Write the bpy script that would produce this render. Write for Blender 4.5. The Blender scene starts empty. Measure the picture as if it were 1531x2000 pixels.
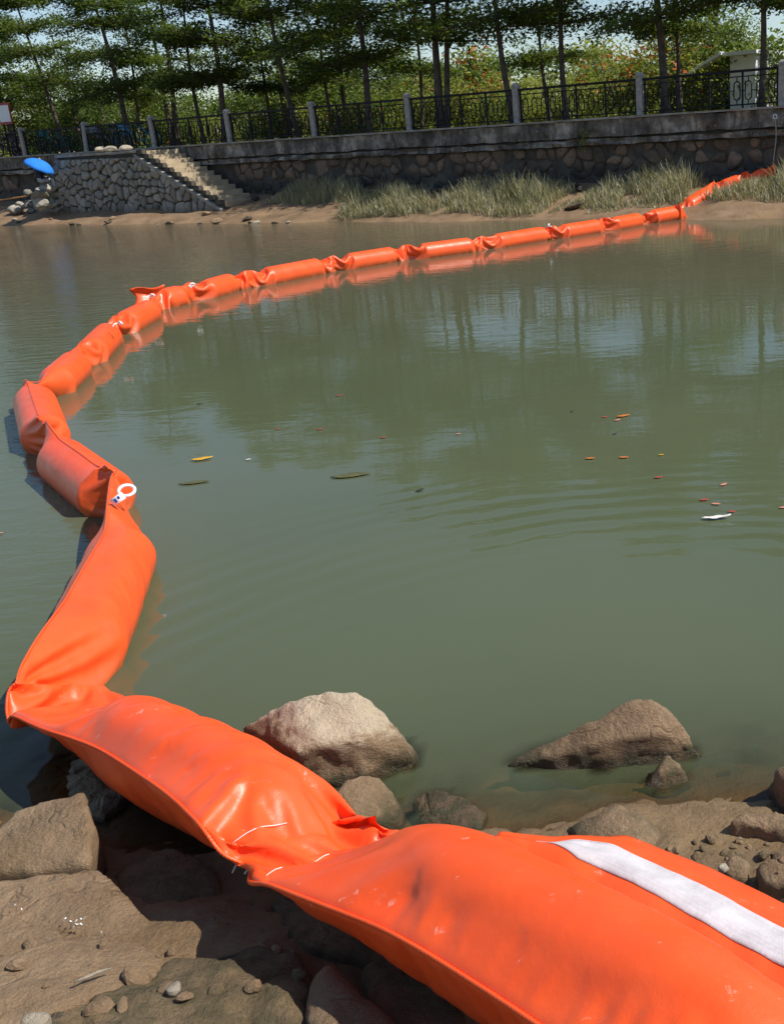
import bpy, bmesh, math, random
import numpy as np
from mathutils import Vector, Matrix, noise as mnoise

# ------------------------------------------------------------------ camera
sc = bpy.context.scene
CAM_H = 2.2                                   # metres above the water (water is z = 0)
FOC, PCX, PCY = 2058.0, 1100.0, 1000.0        # focal length and principal point in photograph pixels (1531 x 2000)
PITCH = math.atan(750 / FOC)
ROLL = math.atan(0.062)
camd = bpy.data.cameras.new('camera')
cam = bpy.data.objects.new('camera', camd)
sc.collection.objects.link(cam)
CAM_R = Matrix.Rotation(math.pi / 2 - PITCH, 3, 'X') @ Matrix.Rotation(-ROLL, 3, 'Z')
cam.matrix_world = Matrix.Translation((0, 0, CAM_H)) @ CAM_R.to_4x4()
camd.sensor_fit = 'VERTICAL'
camd.sensor_height = 36.0
camd.lens = FOC / 2000 * 36.0
camd.shift_x = (765.5 - PCX) / 2000
camd.clip_start = 0.05
camd.clip_end = 3000
sc.camera = cam

# ------------------------------------------------------------------ daylight
SUN_EL, SUN_AZ = math.radians(50), math.radians(103)     # azimuth measured clockwise from +Y (away from the camera)
world = bpy.data.worlds.new('World')
sc.world = world
world.use_nodes = True
wn = world.node_tree.nodes
wn.clear()
sky = wn.new('ShaderNodeTexSky')
sky.sky_type = 'NISHITA'
sky.sun_disc = False
sky.sun_elevation = SUN_EL
sky.sun_rotation = SUN_AZ
sky.air_density = 1.0
sky.dust_density = 0.4
sky.ozone_density = 2.0
bg = wn.new('ShaderNodeBackground')
bg.inputs['Strength'].default_value = 0.12
wo = wn.new('ShaderNodeOutputWorld')
world.node_tree.links.new(sky.outputs[0], bg.inputs[0])
world.node_tree.links.new(bg.outputs[0], wo.inputs[0])
sund = bpy.data.lights.new('sun', 'SUN')
sund.energy = 5.0
sund.angle = math.radians(0.53)
sund.color = (1.0, 0.95, 0.87)
sun = bpy.data.objects.new('sun', sund)
sc.collection.objects.link(sun)
SUN_DIR = Vector((math.sin(SUN_AZ) * math.cos(SUN_EL), math.cos(SUN_AZ) * math.cos(SUN_EL), math.sin(SUN_EL)))
sun.rotation_euler = SUN_DIR.to_track_quat('Z', 'Y').to_euler()
sc.view_settings.view_transform = 'Standard'
sc.view_settings.look = 'None'
sc.view_settings.exposure = 0.10
sc.view_settings.gamma = 1.0
sc.view_settings.use_curve_mapping = False
sc.cycles.use_denoising = True
sc.cycles.max_bounces = 6
sc.cycles.use_adaptive_sampling = True
sc.cycles.adaptive_threshold = 0.02
sc.cycles.transparent_max_bounces = 12
sc.cycles.caustics_reflective = False
sc.cycles.caustics_refractive = False

# ------------------------------------------------------------------ helpers
random.seed(7)
rng = np.random.default_rng(11)
COL = sc.collection


def at(px, py, z):
    """photograph pixel -> the world point at height z it shows"""
    d = CAM_R @ Vector(((px - PCX) / FOC, -(py - PCY) / FOC, -1))
    t = (z - CAM_H) / d.z
    return Vector((d.x * t, d.y * t, z))


# the far embankment has its own frame: s along the wall (to the left), n out towards the water
WO = Vector((5.983, 27.638, 0))
WD = Vector((-0.84118, 0.54075, 0))
WN = Vector((-0.54075, -0.84118, 0))


def W(s, n, z):
    return WO + WD * s + WN * n + Vector((0, 0, z))


def on_n(px, py, n):
    """photograph pixel -> (s, z) on the vertical plane at distance n in front of the wall"""
    d = CAM_R @ Vector(((px - PCX) / FOC, -(py - PCY) / FOC, -1))
    t = (n + WO.dot(WN)) / d.dot(WN)
    P = Vector((0, 0, CAM_H)) + d * t
    return (P - WO).dot(WD), P.z


def link(o):
    COL.objects.link(o)
    return o


def tag(o, label=None, cat=None, group=None, kind=None):
    if label: o['label'] = label
    if cat: o['category'] = cat
    if group: o['group'] = group
    if kind: o['kind'] = kind
    return o


def empty(name, loc, rz=0.0):
    o = bpy.data.objects.new(name, None)
    o.location = loc
    o.rotation_euler = (0, 0, rz)
    o.empty_display_size = 0.1
    return link(o)


def mesh_obj(name, verts, faces, mat, parent=None, smooth=False, loc=None, mats=None, fmat=None):
    me = bpy.data.meshes.new(name)
    me.from_pydata([tuple(v) for v in verts], [], [tuple(f) for f in faces])
    me.materials.append(mat)
    if mats:
        for m in mats: me.materials.append(m)
        if fmat is not None: me.polygons.foreach_set('material_index', fmat)
    if smooth: me.polygons.foreach_set('use_smooth', [True] * len(me.polygons))
    me.update()
    o = bpy.data.objects.new(name, me)
    if loc is not None: o.location = loc
    link(o)
    if parent: o.parent = parent
    return o


def add(name, me, parent=None, loc=(0, 0, 0), rot=(0, 0, 0), scale=(1, 1, 1)):
    o = bpy.data.objects.new(name, me)
    o.location, o.rotation_euler, o.scale = loc, rot, scale
    link(o)
    if parent: o.parent = parent
    return o


class MB:
    """collects boxes, tubes and loose faces into one mesh"""
    def __init__(s): s.v, s.f = [], []

    def poly(s, vs, fs):
        b = len(s.v)
        s.v += [Vector(v) for v in vs]
        s.f += [tuple(b + i for i in f) for f in fs]
        return s

    def box(s, x0, x1, y0, y1, z0, z1, M=None):
        vs = [Vector((x, y, z)) for z in (z0, z1) for y in (y0, y1) for x in (x0, x1)]
        if M: vs = [M @ v for v in vs]
        return s.poly(vs, [(0, 2, 3, 1), (4, 5, 7, 6), (0, 1, 5, 4), (2, 6, 7, 3), (0, 4, 6, 2), (1, 3, 7, 5)])

    def tube(s, pts, radii, n=8, closed=False, cap=True):
        pts = [Vector(p) for p in pts]
        if not hasattr(radii, '__len__'): radii = [radii] * len(pts)
        base = len(s.v)
        N = len(pts)
        ref = None
        for i, p in enumerate(pts):
            a = pts[(i - 1) % N] if (closed or i > 0) else p
            b = pts[(i + 1) % N] if (closed or i < N - 1) else p
            t = (b - a).normalized()
            if ref is None:
                ref = t.orthogonal().normalized()
            ref = (ref - t * ref.dot(t)).normalized()
            bi = t.cross(ref)
            for k in range(n):
                an = 2 * math.pi * k / n
                s.v.append(p + (ref * math.cos(an) + bi * math.sin(an)) * radii[i])
        for i in range(N if closed else N - 1):
            j = (i + 1) % N
            for k in range(n):
                l = (k + 1) % n
                s.f.append((base + i * n + k, base + i * n + l, base + j * n + l, base + j * n + k))
        if cap and not closed:
            s.f.append(tuple(base + k for k in reversed(range(n))))
            s.f.append(tuple(base + (N - 1) * n + k for k in range(n)))
        return s

    def build(s, name, mat, parent=None, smooth=False, loc=None):
        if loc is not None:
            L = Vector(loc)
            s.v = [v - L for v in s.v]
        return mesh_obj(name, s.v, s.f, mat, parent, smooth, loc)


def bevel_obj(o, w, seg=1):
    m = o.modifiers.new('bevel', 'BEVEL')
    m.width, m.segments, m.limit_method = w, seg, 'ANGLE'
    return o


def fbm(p, octaves=4, seed=0.0):
    """numpy value noise, p (..., 3) -> (-1..1)"""
    out = np.zeros(p.shape[:-1])
    amp, tot = 1.0, 0.0
    q = np.asarray(p, float) + seed * 17.31
    for o in range(octaves):
        i = np.floor(q).astype(np.int64)
        f = q - i
        f = f * f * (3 - 2 * f)
        acc = 0
        for dx in (0, 1):
            for dy in (0, 1):
                for dz in (0, 1):
                    h = (i[..., 0] + dx) * 374761393 + (i[..., 1] + dy) * 668265263 + (i[..., 2] + dz) * 2147483647
                    h = (h ^ (h >> 13)) * 1274126177
                    h = ((h ^ (h >> 16)) & 0xffff) / 32767.5 - 1
                    w = (f[..., 0] if dx else 1 - f[..., 0]) * (f[..., 1] if dy else 1 - f[..., 1]) * (f[..., 2] if dz else 1 - f[..., 2])
                    acc = acc + h * w
        out += amp * acc
        tot += amp
        amp *= 0.5
        q = q * 2.03 + 5.7
    return out / tot


# ------------------------------------------------------------------ materials
class NT:
    def __init__(s, name):
        s.m = bpy.data.materials.new(name)
        s.m.use_nodes = True
        s.t = s.m.node_tree
        s.t.nodes.clear()
        s.out = s.n('ShaderNodeOutputMaterial')

    def n(s, typ, **kw):
        nd = s.t.nodes.new(typ)
        for k, v in kw.items():
            if hasattr(nd, k): setattr(nd, k, v)
        return nd

    def l(s, a, b): s.t.links.new(a, b)

    def pos(s, kind='Object', scale=(1, 1, 1)):
        c = s.n('ShaderNodeTexCoord')
        mp = s.n('ShaderNodeMapping')
        mp.inputs['Scale'].default_value = scale
        s.l(c.outputs[kind], mp.inputs[0])
        return mp.outputs[0]

    def wpos(s, scale=(1, 1, 1)):
        g = s.n('ShaderNodeNewGeometry')
        mp = s.n('ShaderNodeMapping')
        mp.inputs['Scale'].default_value = scale
        s.l(g.outputs['Position'], mp.inputs[0])
        return mp.outputs[0]

    def noise(s, vec, scale, detail=4, rough=0.55, dist=0.0):
        nd = s.n('ShaderNodeTexNoise')
        nd.inputs['Scale'].default_value = scale
        nd.inputs['Detail'].default_value = detail
        nd.inputs['Roughness'].default_value = rough
        nd.inputs['Distortion'].default_value = dist
        s.l(vec, nd.inputs['Vector'])
        return nd.outputs['Fac']

    def ramp(s, fac, stops):
        nd = s.n('ShaderNodeValToRGB')
        e = nd.color_ramp.elements
        while len(e) < len(stops): e.new(0.5)
        for el, (p, c) in zip(e, stops):
            el.position = p
            el.color = (*c, 1) if len(c) == 3 else c
        s.l(fac, nd.inputs[0])
        return nd.outputs[0]

    def mix(s, fac, a, b, blend='MIX'):
        nd = s.n('ShaderNodeMix', data_type='RGBA', blend_type=blend)
        for sock, v in ((nd.inputs['Factor'], fac), (nd.inputs['A'], a), (nd.inputs['B'], b)):
            pass
        ins = [i for i in nd.inputs if i.enabled]
        for sock, v in zip(ins, (fac, a, b)):
            if hasattr(v, 'is_linked') or hasattr(v, 'links'): s.l(v, sock)
            elif isinstance(v, (int, float)): sock.default_value = v
            else: sock.default_value = (*v, 1)
        return [o for o in nd.outputs if o.enabled][0]

    def math(s, op, a, b=None, c=None, clamp=False):
        nd = s.n('ShaderNodeMath', operation=op)
        nd.use_clamp = clamp
        for i, v in enumerate((a, b, c)):
            if v is None: continue
            if hasattr(v, 'links'): s.l(v, nd.inputs[i])
            else: nd.inputs[i].default_value = v
        return nd.outputs[0]

    def remap(s, v, a, b, c=0.0, d=1.0):
        nd = s.n('ShaderNodeMapRange')
        nd.clamp = True
        s.l(v, nd.inputs[0])
        for i, x in enumerate((a, b, c, d)): nd.inputs[i + 1].default_value = x
        return nd.outputs[0]

    def bump(s, h, strength=0.5, dist=0.01):
        nd = s.n('ShaderNodeBump')
        nd.inputs['Strength'].default_value = strength
        nd.inputs['Distance'].default_value = dist
        s.l(h, nd.inputs['Height'])
        return nd.outputs[0]

    def bsdf(s, color, rough=0.7, normal=None, spec=0.5, metallic=0.0, **kw):
        b = s.n('ShaderNodeBsdfPrincipled')
        for key, v in (('Base Color', color), ('Roughness', rough), ('Specular IOR Level', spec), ('Metallic', metallic)):
            if hasattr(v, 'links'): s.l(v, b.inputs[key])
            elif isinstance(v, (int, float)): b.inputs[key].default_value = v
            else: b.inputs[key].default_value = (*v, 1)
        for k, v in kw.items(): b.inputs[k.replace('_', ' ')].default_value = v
        if normal is not None: s.l(normal, b.inputs['Normal'])
        s.l(b.outputs[0], s.out.inputs['Surface'])
        return s.m


def sep_z(t, v):
    nd = t.n('ShaderNodeSeparateXYZ')
    t.l(v, nd.inputs[0])
    return nd.outputs


def simple(name, col, rough=0.7, var=0.25, scale=6.0, bump=0.0, spec=0.4, metallic=0.0):
    t = NT(name)
    p = t.pos()
    f = t.noise(p, scale, 5)
    d = tuple(c * (1 - var) for c in col)
    u = tuple(min(1, c * (1 + var)) for c in col)
    c = t.ramp(f, [(0.3, d), (0.7, u)])
    nrm = t.bump(t.noise(p, scale * 6, 4), bump, 0.01) if bump else None
    return t.bsdf(c, rough, nrm, spec, metallic)


def mat_orange(name, scuff=0.0):
    t = NT(name)
    p = t.wpos()
    big = t.noise(p, 5.0, 4)
    c = t.ramp(big, [(0.25, (0.90, 0.086, 0.012)), (0.75, (0.95, 0.112, 0.018))])
    grime = t.remap(t.noise(p, 14.0, 6, 0.65), 0.6, 0.78)
    c = t.mix(t.math('MULTIPLY', grime, 0.30), c, (0.40, 0.13, 0.06))
    bleach = t.remap(t.noise(p, 2.2, 5, 0.6), 0.52, 0.75)
    c = t.mix(t.math('MULTIPLY', bleach, 0.13), c, (0.90, 0.21, 0.08))
    spat = t.math('MULTIPLY', t.remap(t.noise(p, 60, 3, 0.6), 0.68, 0.73), t.remap(t.noise(p, 3.3, 3), 0.5, 0.66))
    c = t.mix(t.math('MULTIPLY', spat, 0.65), c, (0.20, 0.13, 0.075))
    # dried silt left on the part that dips in the water
    z = sep_z(t, p)[2]
    silt = t.math('MULTIPLY', t.remap(t.math('ADD', z, t.math('MULTIPLY', big, 0.06)), 0.14, 0.045), 0.55)
    c = t.mix(silt, c, (0.36, 0.12, 0.045))
    if scuff:
        sp = t.wpos((3.0, 9.0, 6.0))
        m1 = t.remap(t.noise(sp, 2.2, 5, 0.7, 0.4), 0.62, 0.68)
        m2 = t.remap(t.noise(t.wpos((60, 9, 20)), 1.0, 3, 0.6), 0.5, 0.62)
        c = t.mix(t.math('MULTIPLY', t.math('MULTIPLY', m1, m2), scuff), c, (0.85, 0.5, 0.4))
    weave = t.n('ShaderNodeTexVoronoi')
    weave.inputs['Scale'].default_value = 420
    t.l(p, weave.inputs['Vector'])
    h = t.math('ADD', t.math('MULTIPLY', weave.outputs['Distance'], 0.10), t.math('MULTIPLY', t.noise(p, 22, 4, 0.6), 1.0))
    nrm = t.bump(h, 0.35, 0.006)
    rough = t.remap(t.noise(p, 9, 4), 0.3, 0.7, 0.3, 0.46)
    return t.bsdf(c, rough, nrm, 0.5)


def mat_rock(name, base=(0.235, 0.15, 0.08), base2=(0.41, 0.285, 0.17), pale=None, pale_z=0.17, algae=0.7, algae_z=0.1, rough=0.75):
    t = NT(name)
    p = t.wpos()
    f = t.noise(p, 4.0, 7, 0.62, 0.3)
    c = t.ramp(f, [(0.28, base), (0.55, tuple((a + b) / 2 for a, b in zip(base, base2))), (0.75, base2)])
    oc = t.remap(t.noise(p, 2.3, 5, 0.6), 0.55, 0.72)
    c = t.mix(t.math('MULTIPLY', oc, 0.55), c, (0.30, 0.19, 0.075))
    speck = t.remap(t.noise(p, 55, 3, 0.6), 0.62, 0.75)
    c = t.mix(t.math('MULTIPLY', speck, 0.4), c, (0.12, 0.09, 0.06))
    z = sep_z(t, p)[2]
    if pale:
        e = t.math('ADD', z, t.math('MULTIPLY', t.math('SUBTRACT', t.noise(p, 6, 7, 0.75), 0.5), 0.34))
        pm = t.remap(e, pale_z, pale_z + 0.035)
        pm = t.math('MULTIPLY', pm, t.remap(t.noise(p, 14, 5, 0.7), 0.30, 0.36))
        c = t.mix(pm, c, pale)
    pat = t.remap(t.noise(p, 1.4, 6, 0.65, 0.6), 0.46, 0.58)
    c = t.mix(t.math('MULTIPLY', pat, 0.5), c, tuple(x * 0.62 for x in base))
    grain = t.noise(p, 130, 3, 0.7)
    c = t.mix(t.remap(grain, 0.55, 0.8, 0.0, 0.35), c, tuple(min(1, x * 1.6) for x in base2))
    wet = t.remap(t.math('ADD', z, t.math('MULTIPLY', t.math('SUBTRACT', t.noise(p, 12, 4), 0.5), 0.05)), 0.055, 0.03)
    c = t.mix(t.math('MULTIPLY', wet, 0.75), c, tuple(x * 0.33 for x in base))
    if algae:
        an = t.noise(t.wpos((1, 1, 0.6)), 11, 6, 0.7)
        am = t.math('MULTIPLY', t.remap(an, 0.42, 0.56), t.remap(z, algae_z + 0.05, algae_z - 0.06))
        c = t.mix(t.math('MULTIPLY', am, algae), c, (0.045, 0.052, 0.022))
    h = t.math('ADD', t.noise(p, 16, 8, 0.68), t.math('MULTIPLY', t.noise(t.wpos((1, 1, 3)), 60, 5, 0.7), 0.35))
    crk = t.n('ShaderNodeTexVoronoi', feature='DISTANCE_TO_EDGE')
    crk.inputs['Scale'].default_value = 5.5
    wv = t.n('ShaderNodeVectorMath', operation='ADD')
    nz = t.n('ShaderNodeTexNoise')
    nz.inputs['Scale'].default_value = 6
    t.l(p, nz.inputs['Vector'])
    t.l(p, wv.inputs[0])
    sc_ = t.n('ShaderNodeVectorMath', operation='SCALE')
    sc_.inputs['Scale'].default_value = 0.35
    t.l(nz.outputs['Color'], sc_.inputs[0])
    t.l(sc_.outputs[0], wv.inputs[1])
    t.l(wv.outputs[0], crk.inputs['Vector'])
    cm = t.math('MULTIPLY', t.remap(crk.outputs['Distance'], 0.0, 0.07, 1.0, 0.0), t.remap(t.noise(p, 3.1, 3), 0.52, 0.6))
    c = t.mix(t.math('MULTIPLY', cm, 0.12), c, (0.03, 0.022, 0.014))
    h = t.math('SUBTRACT', h, t.math('MULTIPLY', cm, 0.22))
    h = t.math('ADD', h, t.math('MULTIPLY', grain, 0.12))
    nrm = t.bump(h, 1.0, 0.03)
    rg = t.math('SUBTRACT', t.remap(t.noise(p, 7, 4), 0.3, 0.7, rough - 0.15, rough + 0.15), t.math('MULTIPLY', wet, 0.4))
    return t.bsdf(c, rg, nrm, 0.35)


def mat_mud(name, a, b, rough=0.6, scale=3.0, bump=0.6):
    t = NT(name)
    p = t.wpos()
    f = t.noise(p, scale, 8, 0.65)
    c = t.ramp(f, [(0.3, a), (0.7, b)])
    c = t.mix(t.remap(t.noise(p, scale * 9, 4, 0.7), 0.6, 0.75), c, tuple(x * 0.55 for x in a))
    c = t.mix(t.math('MULTIPLY', t.remap(t.noise(p, scale * 0.5, 4), 0.55, 0.7), 0.5), c, (0.28, 0.18, 0.08))
    nrm = t.bump(t.noise(p, scale * 8, 8, 0.7), bump, 0.03)
    return t.bsdf(c, t.remap(t.noise(p, scale * 2, 3), 0.35, 0.65, rough - 0.2, rough + 0.2), nrm, 0.4)


def mat_leaf(name, c1, c2, attr=None, trans=0.35):
    t = NT(name)
    g = t.n('ShaderNodeNewGeometry')
    oi = t.n('ShaderNodeObjectInfo')
    v = t.math('ADD', t.math('MULTIPLY', g.outputs['Random Per Island'], 0.75), t.math('MULTIPLY', oi.outputs['Random'], 0.25))
    c = t.ramp(v, [(0.05, c1), (0.9, c2)])
    b = t.n('ShaderNodeBsdfPrincipled')
    t.l(c, b.inputs['Base Color'])
    b.inputs['Roughness'].default_value = 0.5
    b.inputs['Specular IOR Level'].default_value = 0.3
    tr = t.n('ShaderNodeBsdfTranslucent')
    c2n = t.mix(1.0, c, (1.0, 1.0, 0.45), 'MULTIPLY')
    t.l(c2n, tr.inputs['Color'])
    mx = t.n('ShaderNodeMixShader')
    mx.inputs[0].default_value = trans
    t.l(b.outputs[0], mx.inputs[1])
    t.l(tr.outputs[0], mx.inputs[2])
    t.l(mx.outputs[0], t.out.inputs['Surface'])
    return t.m


def mat_wallstone(name, lo, hi, algae_z=0.95, algae=0.75):
    t = NT(name)
    oi = t.n('ShaderNodeObjectInfo')
    p = t.wpos()
    r = t.math('ADD', t.math('MULTIPLY', oi.outputs['Random'], 0.7), t.math('MULTIPLY', t.noise(p, 5, 6, 0.65), 0.3))
    c = t.ramp(r, [(0.12, lo), (0.5, tuple((a + b) / 2 for a, b in zip(lo, hi))), (0.85, hi)])
    c = t.mix(t.math('MULTIPLY', t.remap(t.noise(p, 9, 6, 0.7), 0.5, 0.66), 0.55), c, tuple(x * 0.35 for x in lo))
    z = sep_z(t, p)[2]
    e = t.math('ADD', z, t.math('MULTIPLY', t.math('SUBTRACT', t.noise(p, 1.3, 5, 0.6), 0.5), 0.5))
    c = t.mix(t.math('MULTIPLY', t.remap(e, algae_z + 0.1, algae_z - 0.1), algae), c, (0.042, 0.044, 0.042))
    nrm = t.bump(t.noise(p, 14, 7, 0.7), 0.6, 0.04)
    return t.bsdf(c, 0.85, nrm, 0.25)


M = {}
M['orange'] = mat_orange('orange_pvc')
M['orange_scuffed'] = mat_orange('orange_pvc_scuffed', 0.55)


def mat_web():
    t = NT('white_webbing')
    v = t.n('ShaderNodeAttribute', attribute_name='bv').outputs['Fac']
    pz = t.wpos()
    st = t.math('SINE', t.math('MULTIPLY', v, 6.283 * 9))
    c = t.ramp(t.noise(pz, 9, 5, 0.6), [(0.3, (0.50, 0.46, 0.47)), (0.7, (0.66, 0.63, 0.64))])
    c = t.mix(t.math('MULTIPLY', t.remap(st, 0.4, 1.0), 0.10), c, (0.45, 0.30, 0.32))
    dirt = t.math('MULTIPLY', t.remap(t.noise(t.wpos((1, 1, 1)), 6, 6, 0.7), 0.6, 0.72), t.remap(v, 0.35, 0.9))
    c = t.mix(t.math('MULTIPLY', dirt, 0.7), c, (0.28, 0.22, 0.17))
    h = t.math('ADD', t.math('MULTIPLY', st, 0.06), t.noise(pz, 40, 4, 0.6))
    return t.bsdf(c, 0.7, t.bump(h, 0.5, 0.006), 0.3)


M['white_web'] = mat_web()
M['white_thread'] = simple('white_thread', (0.8, 0.72, 0.68), 0.6, 0.1, 60)
M['white_plastic'] = simple('white_plastic', (0.82, 0.83, 0.85), 0.35, 0.04, 20)
M['blue_mark'] = simple('blue_print', (0.02, 0.06, 0.25), 0.5, 0.1, 30)
M['rock'] = mat_rock('brown_rock')
M['rock_pale'] = mat_rock('pale_crusted_rock', pale=(0.56, 0.45, 0.31), pale_z=0.15, algae=0.8, algae_z=0.11)
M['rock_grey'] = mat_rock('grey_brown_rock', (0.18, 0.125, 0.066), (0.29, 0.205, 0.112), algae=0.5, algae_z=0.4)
M['rock_light'] = mat_rock('light_stone', (0.42, 0.36, 0.27), (0.6, 0.52, 0.4), algae=0.0)
M['rock_dark'] = mat_rock('dark_stone', (0.05, 0.045, 0.035), (0.12, 0.10, 0.07), algae=0.0)
M['mud_near'] = mat_mud('near_mud', (0.17, 0.105, 0.05), (0.28, 0.19, 0.095), 0.55, 4.0, 0.8)
M['mud_far'] = mat_mud('far_mud', (0.185, 0.115, 0.062), (0.29, 0.19, 0.108), 0.65, 1.4, 0.7)
M['park'] = mat_mud('park_ground', (0.06, 0.075, 0.025), (0.13, 0.12, 0.05), 0.9, 0.4, 0.3)
M['concrete'] = simple('weathered_concrete', (0.30, 0.28, 0.24), 0.85, 0.35, 3.0, 0.5, 0.2)
M['iron'] = simple('dark_iron', (0.012, 0.012, 0.014), 0.65, 0.3, 8, 0, 0.2)
M['bark'] = simple('grey_bark', (0.105, 0.082, 0.066), 0.9, 0.4, 5, 0.8, 0.2)
M['leaf_dark'] = mat_leaf('dark_tier_leaf', (0.05, 0.09, 0.022), (0.19, 0.25, 0.06), trans=0.5)
M['leaf_light'] = mat_leaf('light_shrub_leaf', (0.13, 0.17, 0.035), (0.40, 0.42, 0.11), trans=0.5)
M['leaf_mid'] = mat_leaf('mid_shrub_leaf', (0.06, 0.105, 0.024), (0.2, 0.26, 0.06), trans=0.45)
M['bloom'] = mat_leaf('orange_bloom', (0.45, 0.09, 0.025), (0.6, 0.2, 0.06), trans=0.3)
M['wall_stone'] = mat_wallstone('wall_stone', (0.085, 0.07, 0.055), (0.28, 0.195, 0.135), 1.12, 0.85)
M['cheek_stone'] = mat_wallstone('cheek_stone', (0.22, 0.205, 0.17), (0.42, 0.385, 0.32), 0.45, 0.4)
# ------------------------------------------------------------------ terrain
def axis(parts):
    out = []
    for a, b, st in parts:
        n = max(1, int(round((b - a) / st)))
        out += list(a + (b - a) * np.arange(n) / n)
    out.append(parts[-1][1])
    return np.array(out)


def grid_faces(nx, ny):
    i = np.arange(ny - 1)[:, None] * nx + np.arange(nx - 1)[None, :]
    return np.stack([i, i + 1, i + nx + 1, i + nx], -1).reshape(-1, 4)


def near_z(x, y):
    shore = 2.95 + 0.10 * np.sin(x * 2.1 + 0.6) - 0.05 * x
    d = shore - y
    z = np.where(d > 0, 0.15 * d + 0.015, 0.24 * d)
    z = np.where(d < -1.2, -0.29 + 0.5 * (d + 1.2), z)
    z = np.maximum(z, -1.6)
    z = np.where(y < 0.4, np.minimum(z, 0.47) + (0.4 - y) * 0.05, z)
    z = z + 0.065 * np.clip((-0.35 - x) * 2, 0, 1) * np.clip((2.75 - y) * 3, 0, 1)
    p = np.stack([x, y, np.zeros_like(x)], -1)
    n = fbm(p * 3.0, 3, 1.0) * 0.035 + np.abs(fbm(p * 9.0, 4, 2.0)) * 0.05 - 0.01 + fbm(p * 34.0, 3, 3.0) * 0.008
    return z + n * np.clip(1.3 + d, 0.25, 1) * (np.abs(x) < 30)


gx = axis([(-700, -60, 80), (-60, -8, 4), (-8, -3.2, 0.25), (-3.2, 2.2, 0.03), (2.2, 8, 0.25), (8, 60, 4), (60, 700, 80)])
gy = axis([(-300, -10, 40), (-10, 0.5, 0.6), (0.5, 1.2, 0.08), (1.2, 3.7, 0.03), (3.7, 8, 0.2), (8, 24, 2)])
X, Y = np.meshgrid(gx, gy)
Z = near_z(X, Y)
ground = mesh_obj('near_shore_ground', np.stack([X, Y, Z], -1).reshape(-1, 3), grid_faces(len(gx), len(gy)), M['mud_near'], smooth=True)
tag(ground, 'brown muddy near shore and riverbed running under the water', kind='structure')


# far bank: mud slope from the water up to the foot of the wall, in the wall's frame
def bank_z(s, n):
    e = 3.05 + 0.18 * np.sin(s * 0.9) + 0.12 * np.sin(s * 2.3 + 1) + np.where(s < 1.5, (1.5 - s) * 0.16, 0)
    d = e - n
    z = np.where(d > 0, 0.265 * d ** 0.9 + 0.0, 0.22 * d)
    z = np.minimum(z, 0.98)
    p = np.stack([s, n, np.zeros_like(s)], -1)
    z = z + fbm(p * 0.9, 3, 5.0) * 0.07 * np.clip(d, 0.1, 1) + fbm(p * 3.5, 3, 6.0) * 0.035
    return np.maximum(z, -1.7)


def bank_at(s, n):
    return float(bank_z(np.array([[s]]), np.array([[n]]))[0, 0])


bs = axis([(-260, -14, 10), (-14, 42, 0.16), (42, 320, 10)])
bn = axis([(-0.6, 4.2, 0.11), (4.2, 12, 0.8)])
S_, N_ = np.meshgrid(bs, bn)
BZ = bank_z(S_, N_)
bv = [W(a, b, c) for a, b, c in zip(S_.ravel(), N_.ravel(), BZ.ravel())]
bank = mesh_obj('far_mud_bank', bv, grid_faces(len(bs), len(bn))[:, ::-1], M['mud_far'], smooth=True)
tag(bank, 'reddish brown mud bank at the foot of the far wall', kind='structure')

PROM_Z = 2.345
pv = [W(a, b, PROM_Z + c) for b, c in ((-0.25, 0), (-3, 0.02), (-40, 0.05), (-1600, 0.5)) for a in (-1500, -60, -20, 50, 100, 1600)]
park = mesh_obj('park_ground', pv, grid_faces(6, 4), M['park'])
tag(park, 'grassy park ground behind the railing reaching to the horizon', kind='structure')

# ------------------------------------------------------------------ water
BOOM_PLAN = [at(x, y, 0.1) for x, y in ((1250, 425), (1078, 455), (945, 472), (790, 493), (650, 516), (490, 543), (385, 573), (305, 595),
             (230, 642), (165, 700), (68, 760), (60, 800), (100, 880), (240, 985), (165, 1200), (60, 1340), (0, 1400))]


def outside_mask(x, y):
    """1 on the river side of the boom, 0 inside the corral"""
    poly = [(p.x, p.y) for p in BOOM_PLAN] + [(-1.5, 1.5), (40, 1.0), (40, 24), (9, 25)]
    ins = np.zeros(x.shape, bool)
    j = len(poly) - 1
    for i in range(len(poly)):
        xi, yi = poly[i]
        xj, yj = poly[j]
        c = ((yi > y) != (yj > y)) & (x < (xj - xi) * (y - yi) / (yj - yi + 1e-12) + xi)
        ins ^= c
        j = i
    return 1.0 - ins


wx = axis([(-260, -60, 20), (-60, -25, 1.5), (-25, -4, 0.3), (-4, 2.5, 0.045), (2.5, 12, 0.4), (12, 60, 4), (60, 260, 20)])
wy = axis([(1.0, 2.3, 0.3), (2.3, 4.4, 0.045), (4.4, 9, 0.12), (9, 45, 0.35), (45, 90, 3), (90, 300, 20)])
WX, WY = np.meshgrid(wx, wy)
keep = ((WX - WO.x) * WN.x + (WY - WO.y) * WN.y) > -0.4
wf = grid_faces(len(wx), len(wy))
kf = keep.reshape(-1)[wf].all(1)
water = mesh_obj('water', np.stack([WX, WY, np.zeros_like(WX)], -1).reshape(-1, 3), wf[kf], bpy.data.materials.new('tmp'), smooth=True)
tag(water, 'murky olive green water of the pond', kind='structure')
om = outside_mask(WX, WY)
for _ in range(2):
    om[1:-1, 1:-1] = (om[1:-1, 1:-1] * 2 + om[:-2, 1:-1] + om[2:, 1:-1] + om[1:-1, :-2] + om[1:-1, 2:]) / 6
a = water.data.attributes.new('chop', 'FLOAT', 'POINT')
a.data.foreach_set('value', om.reshape(-1).astype(np.float32))

RING_C = (0.42, 2.99)


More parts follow.
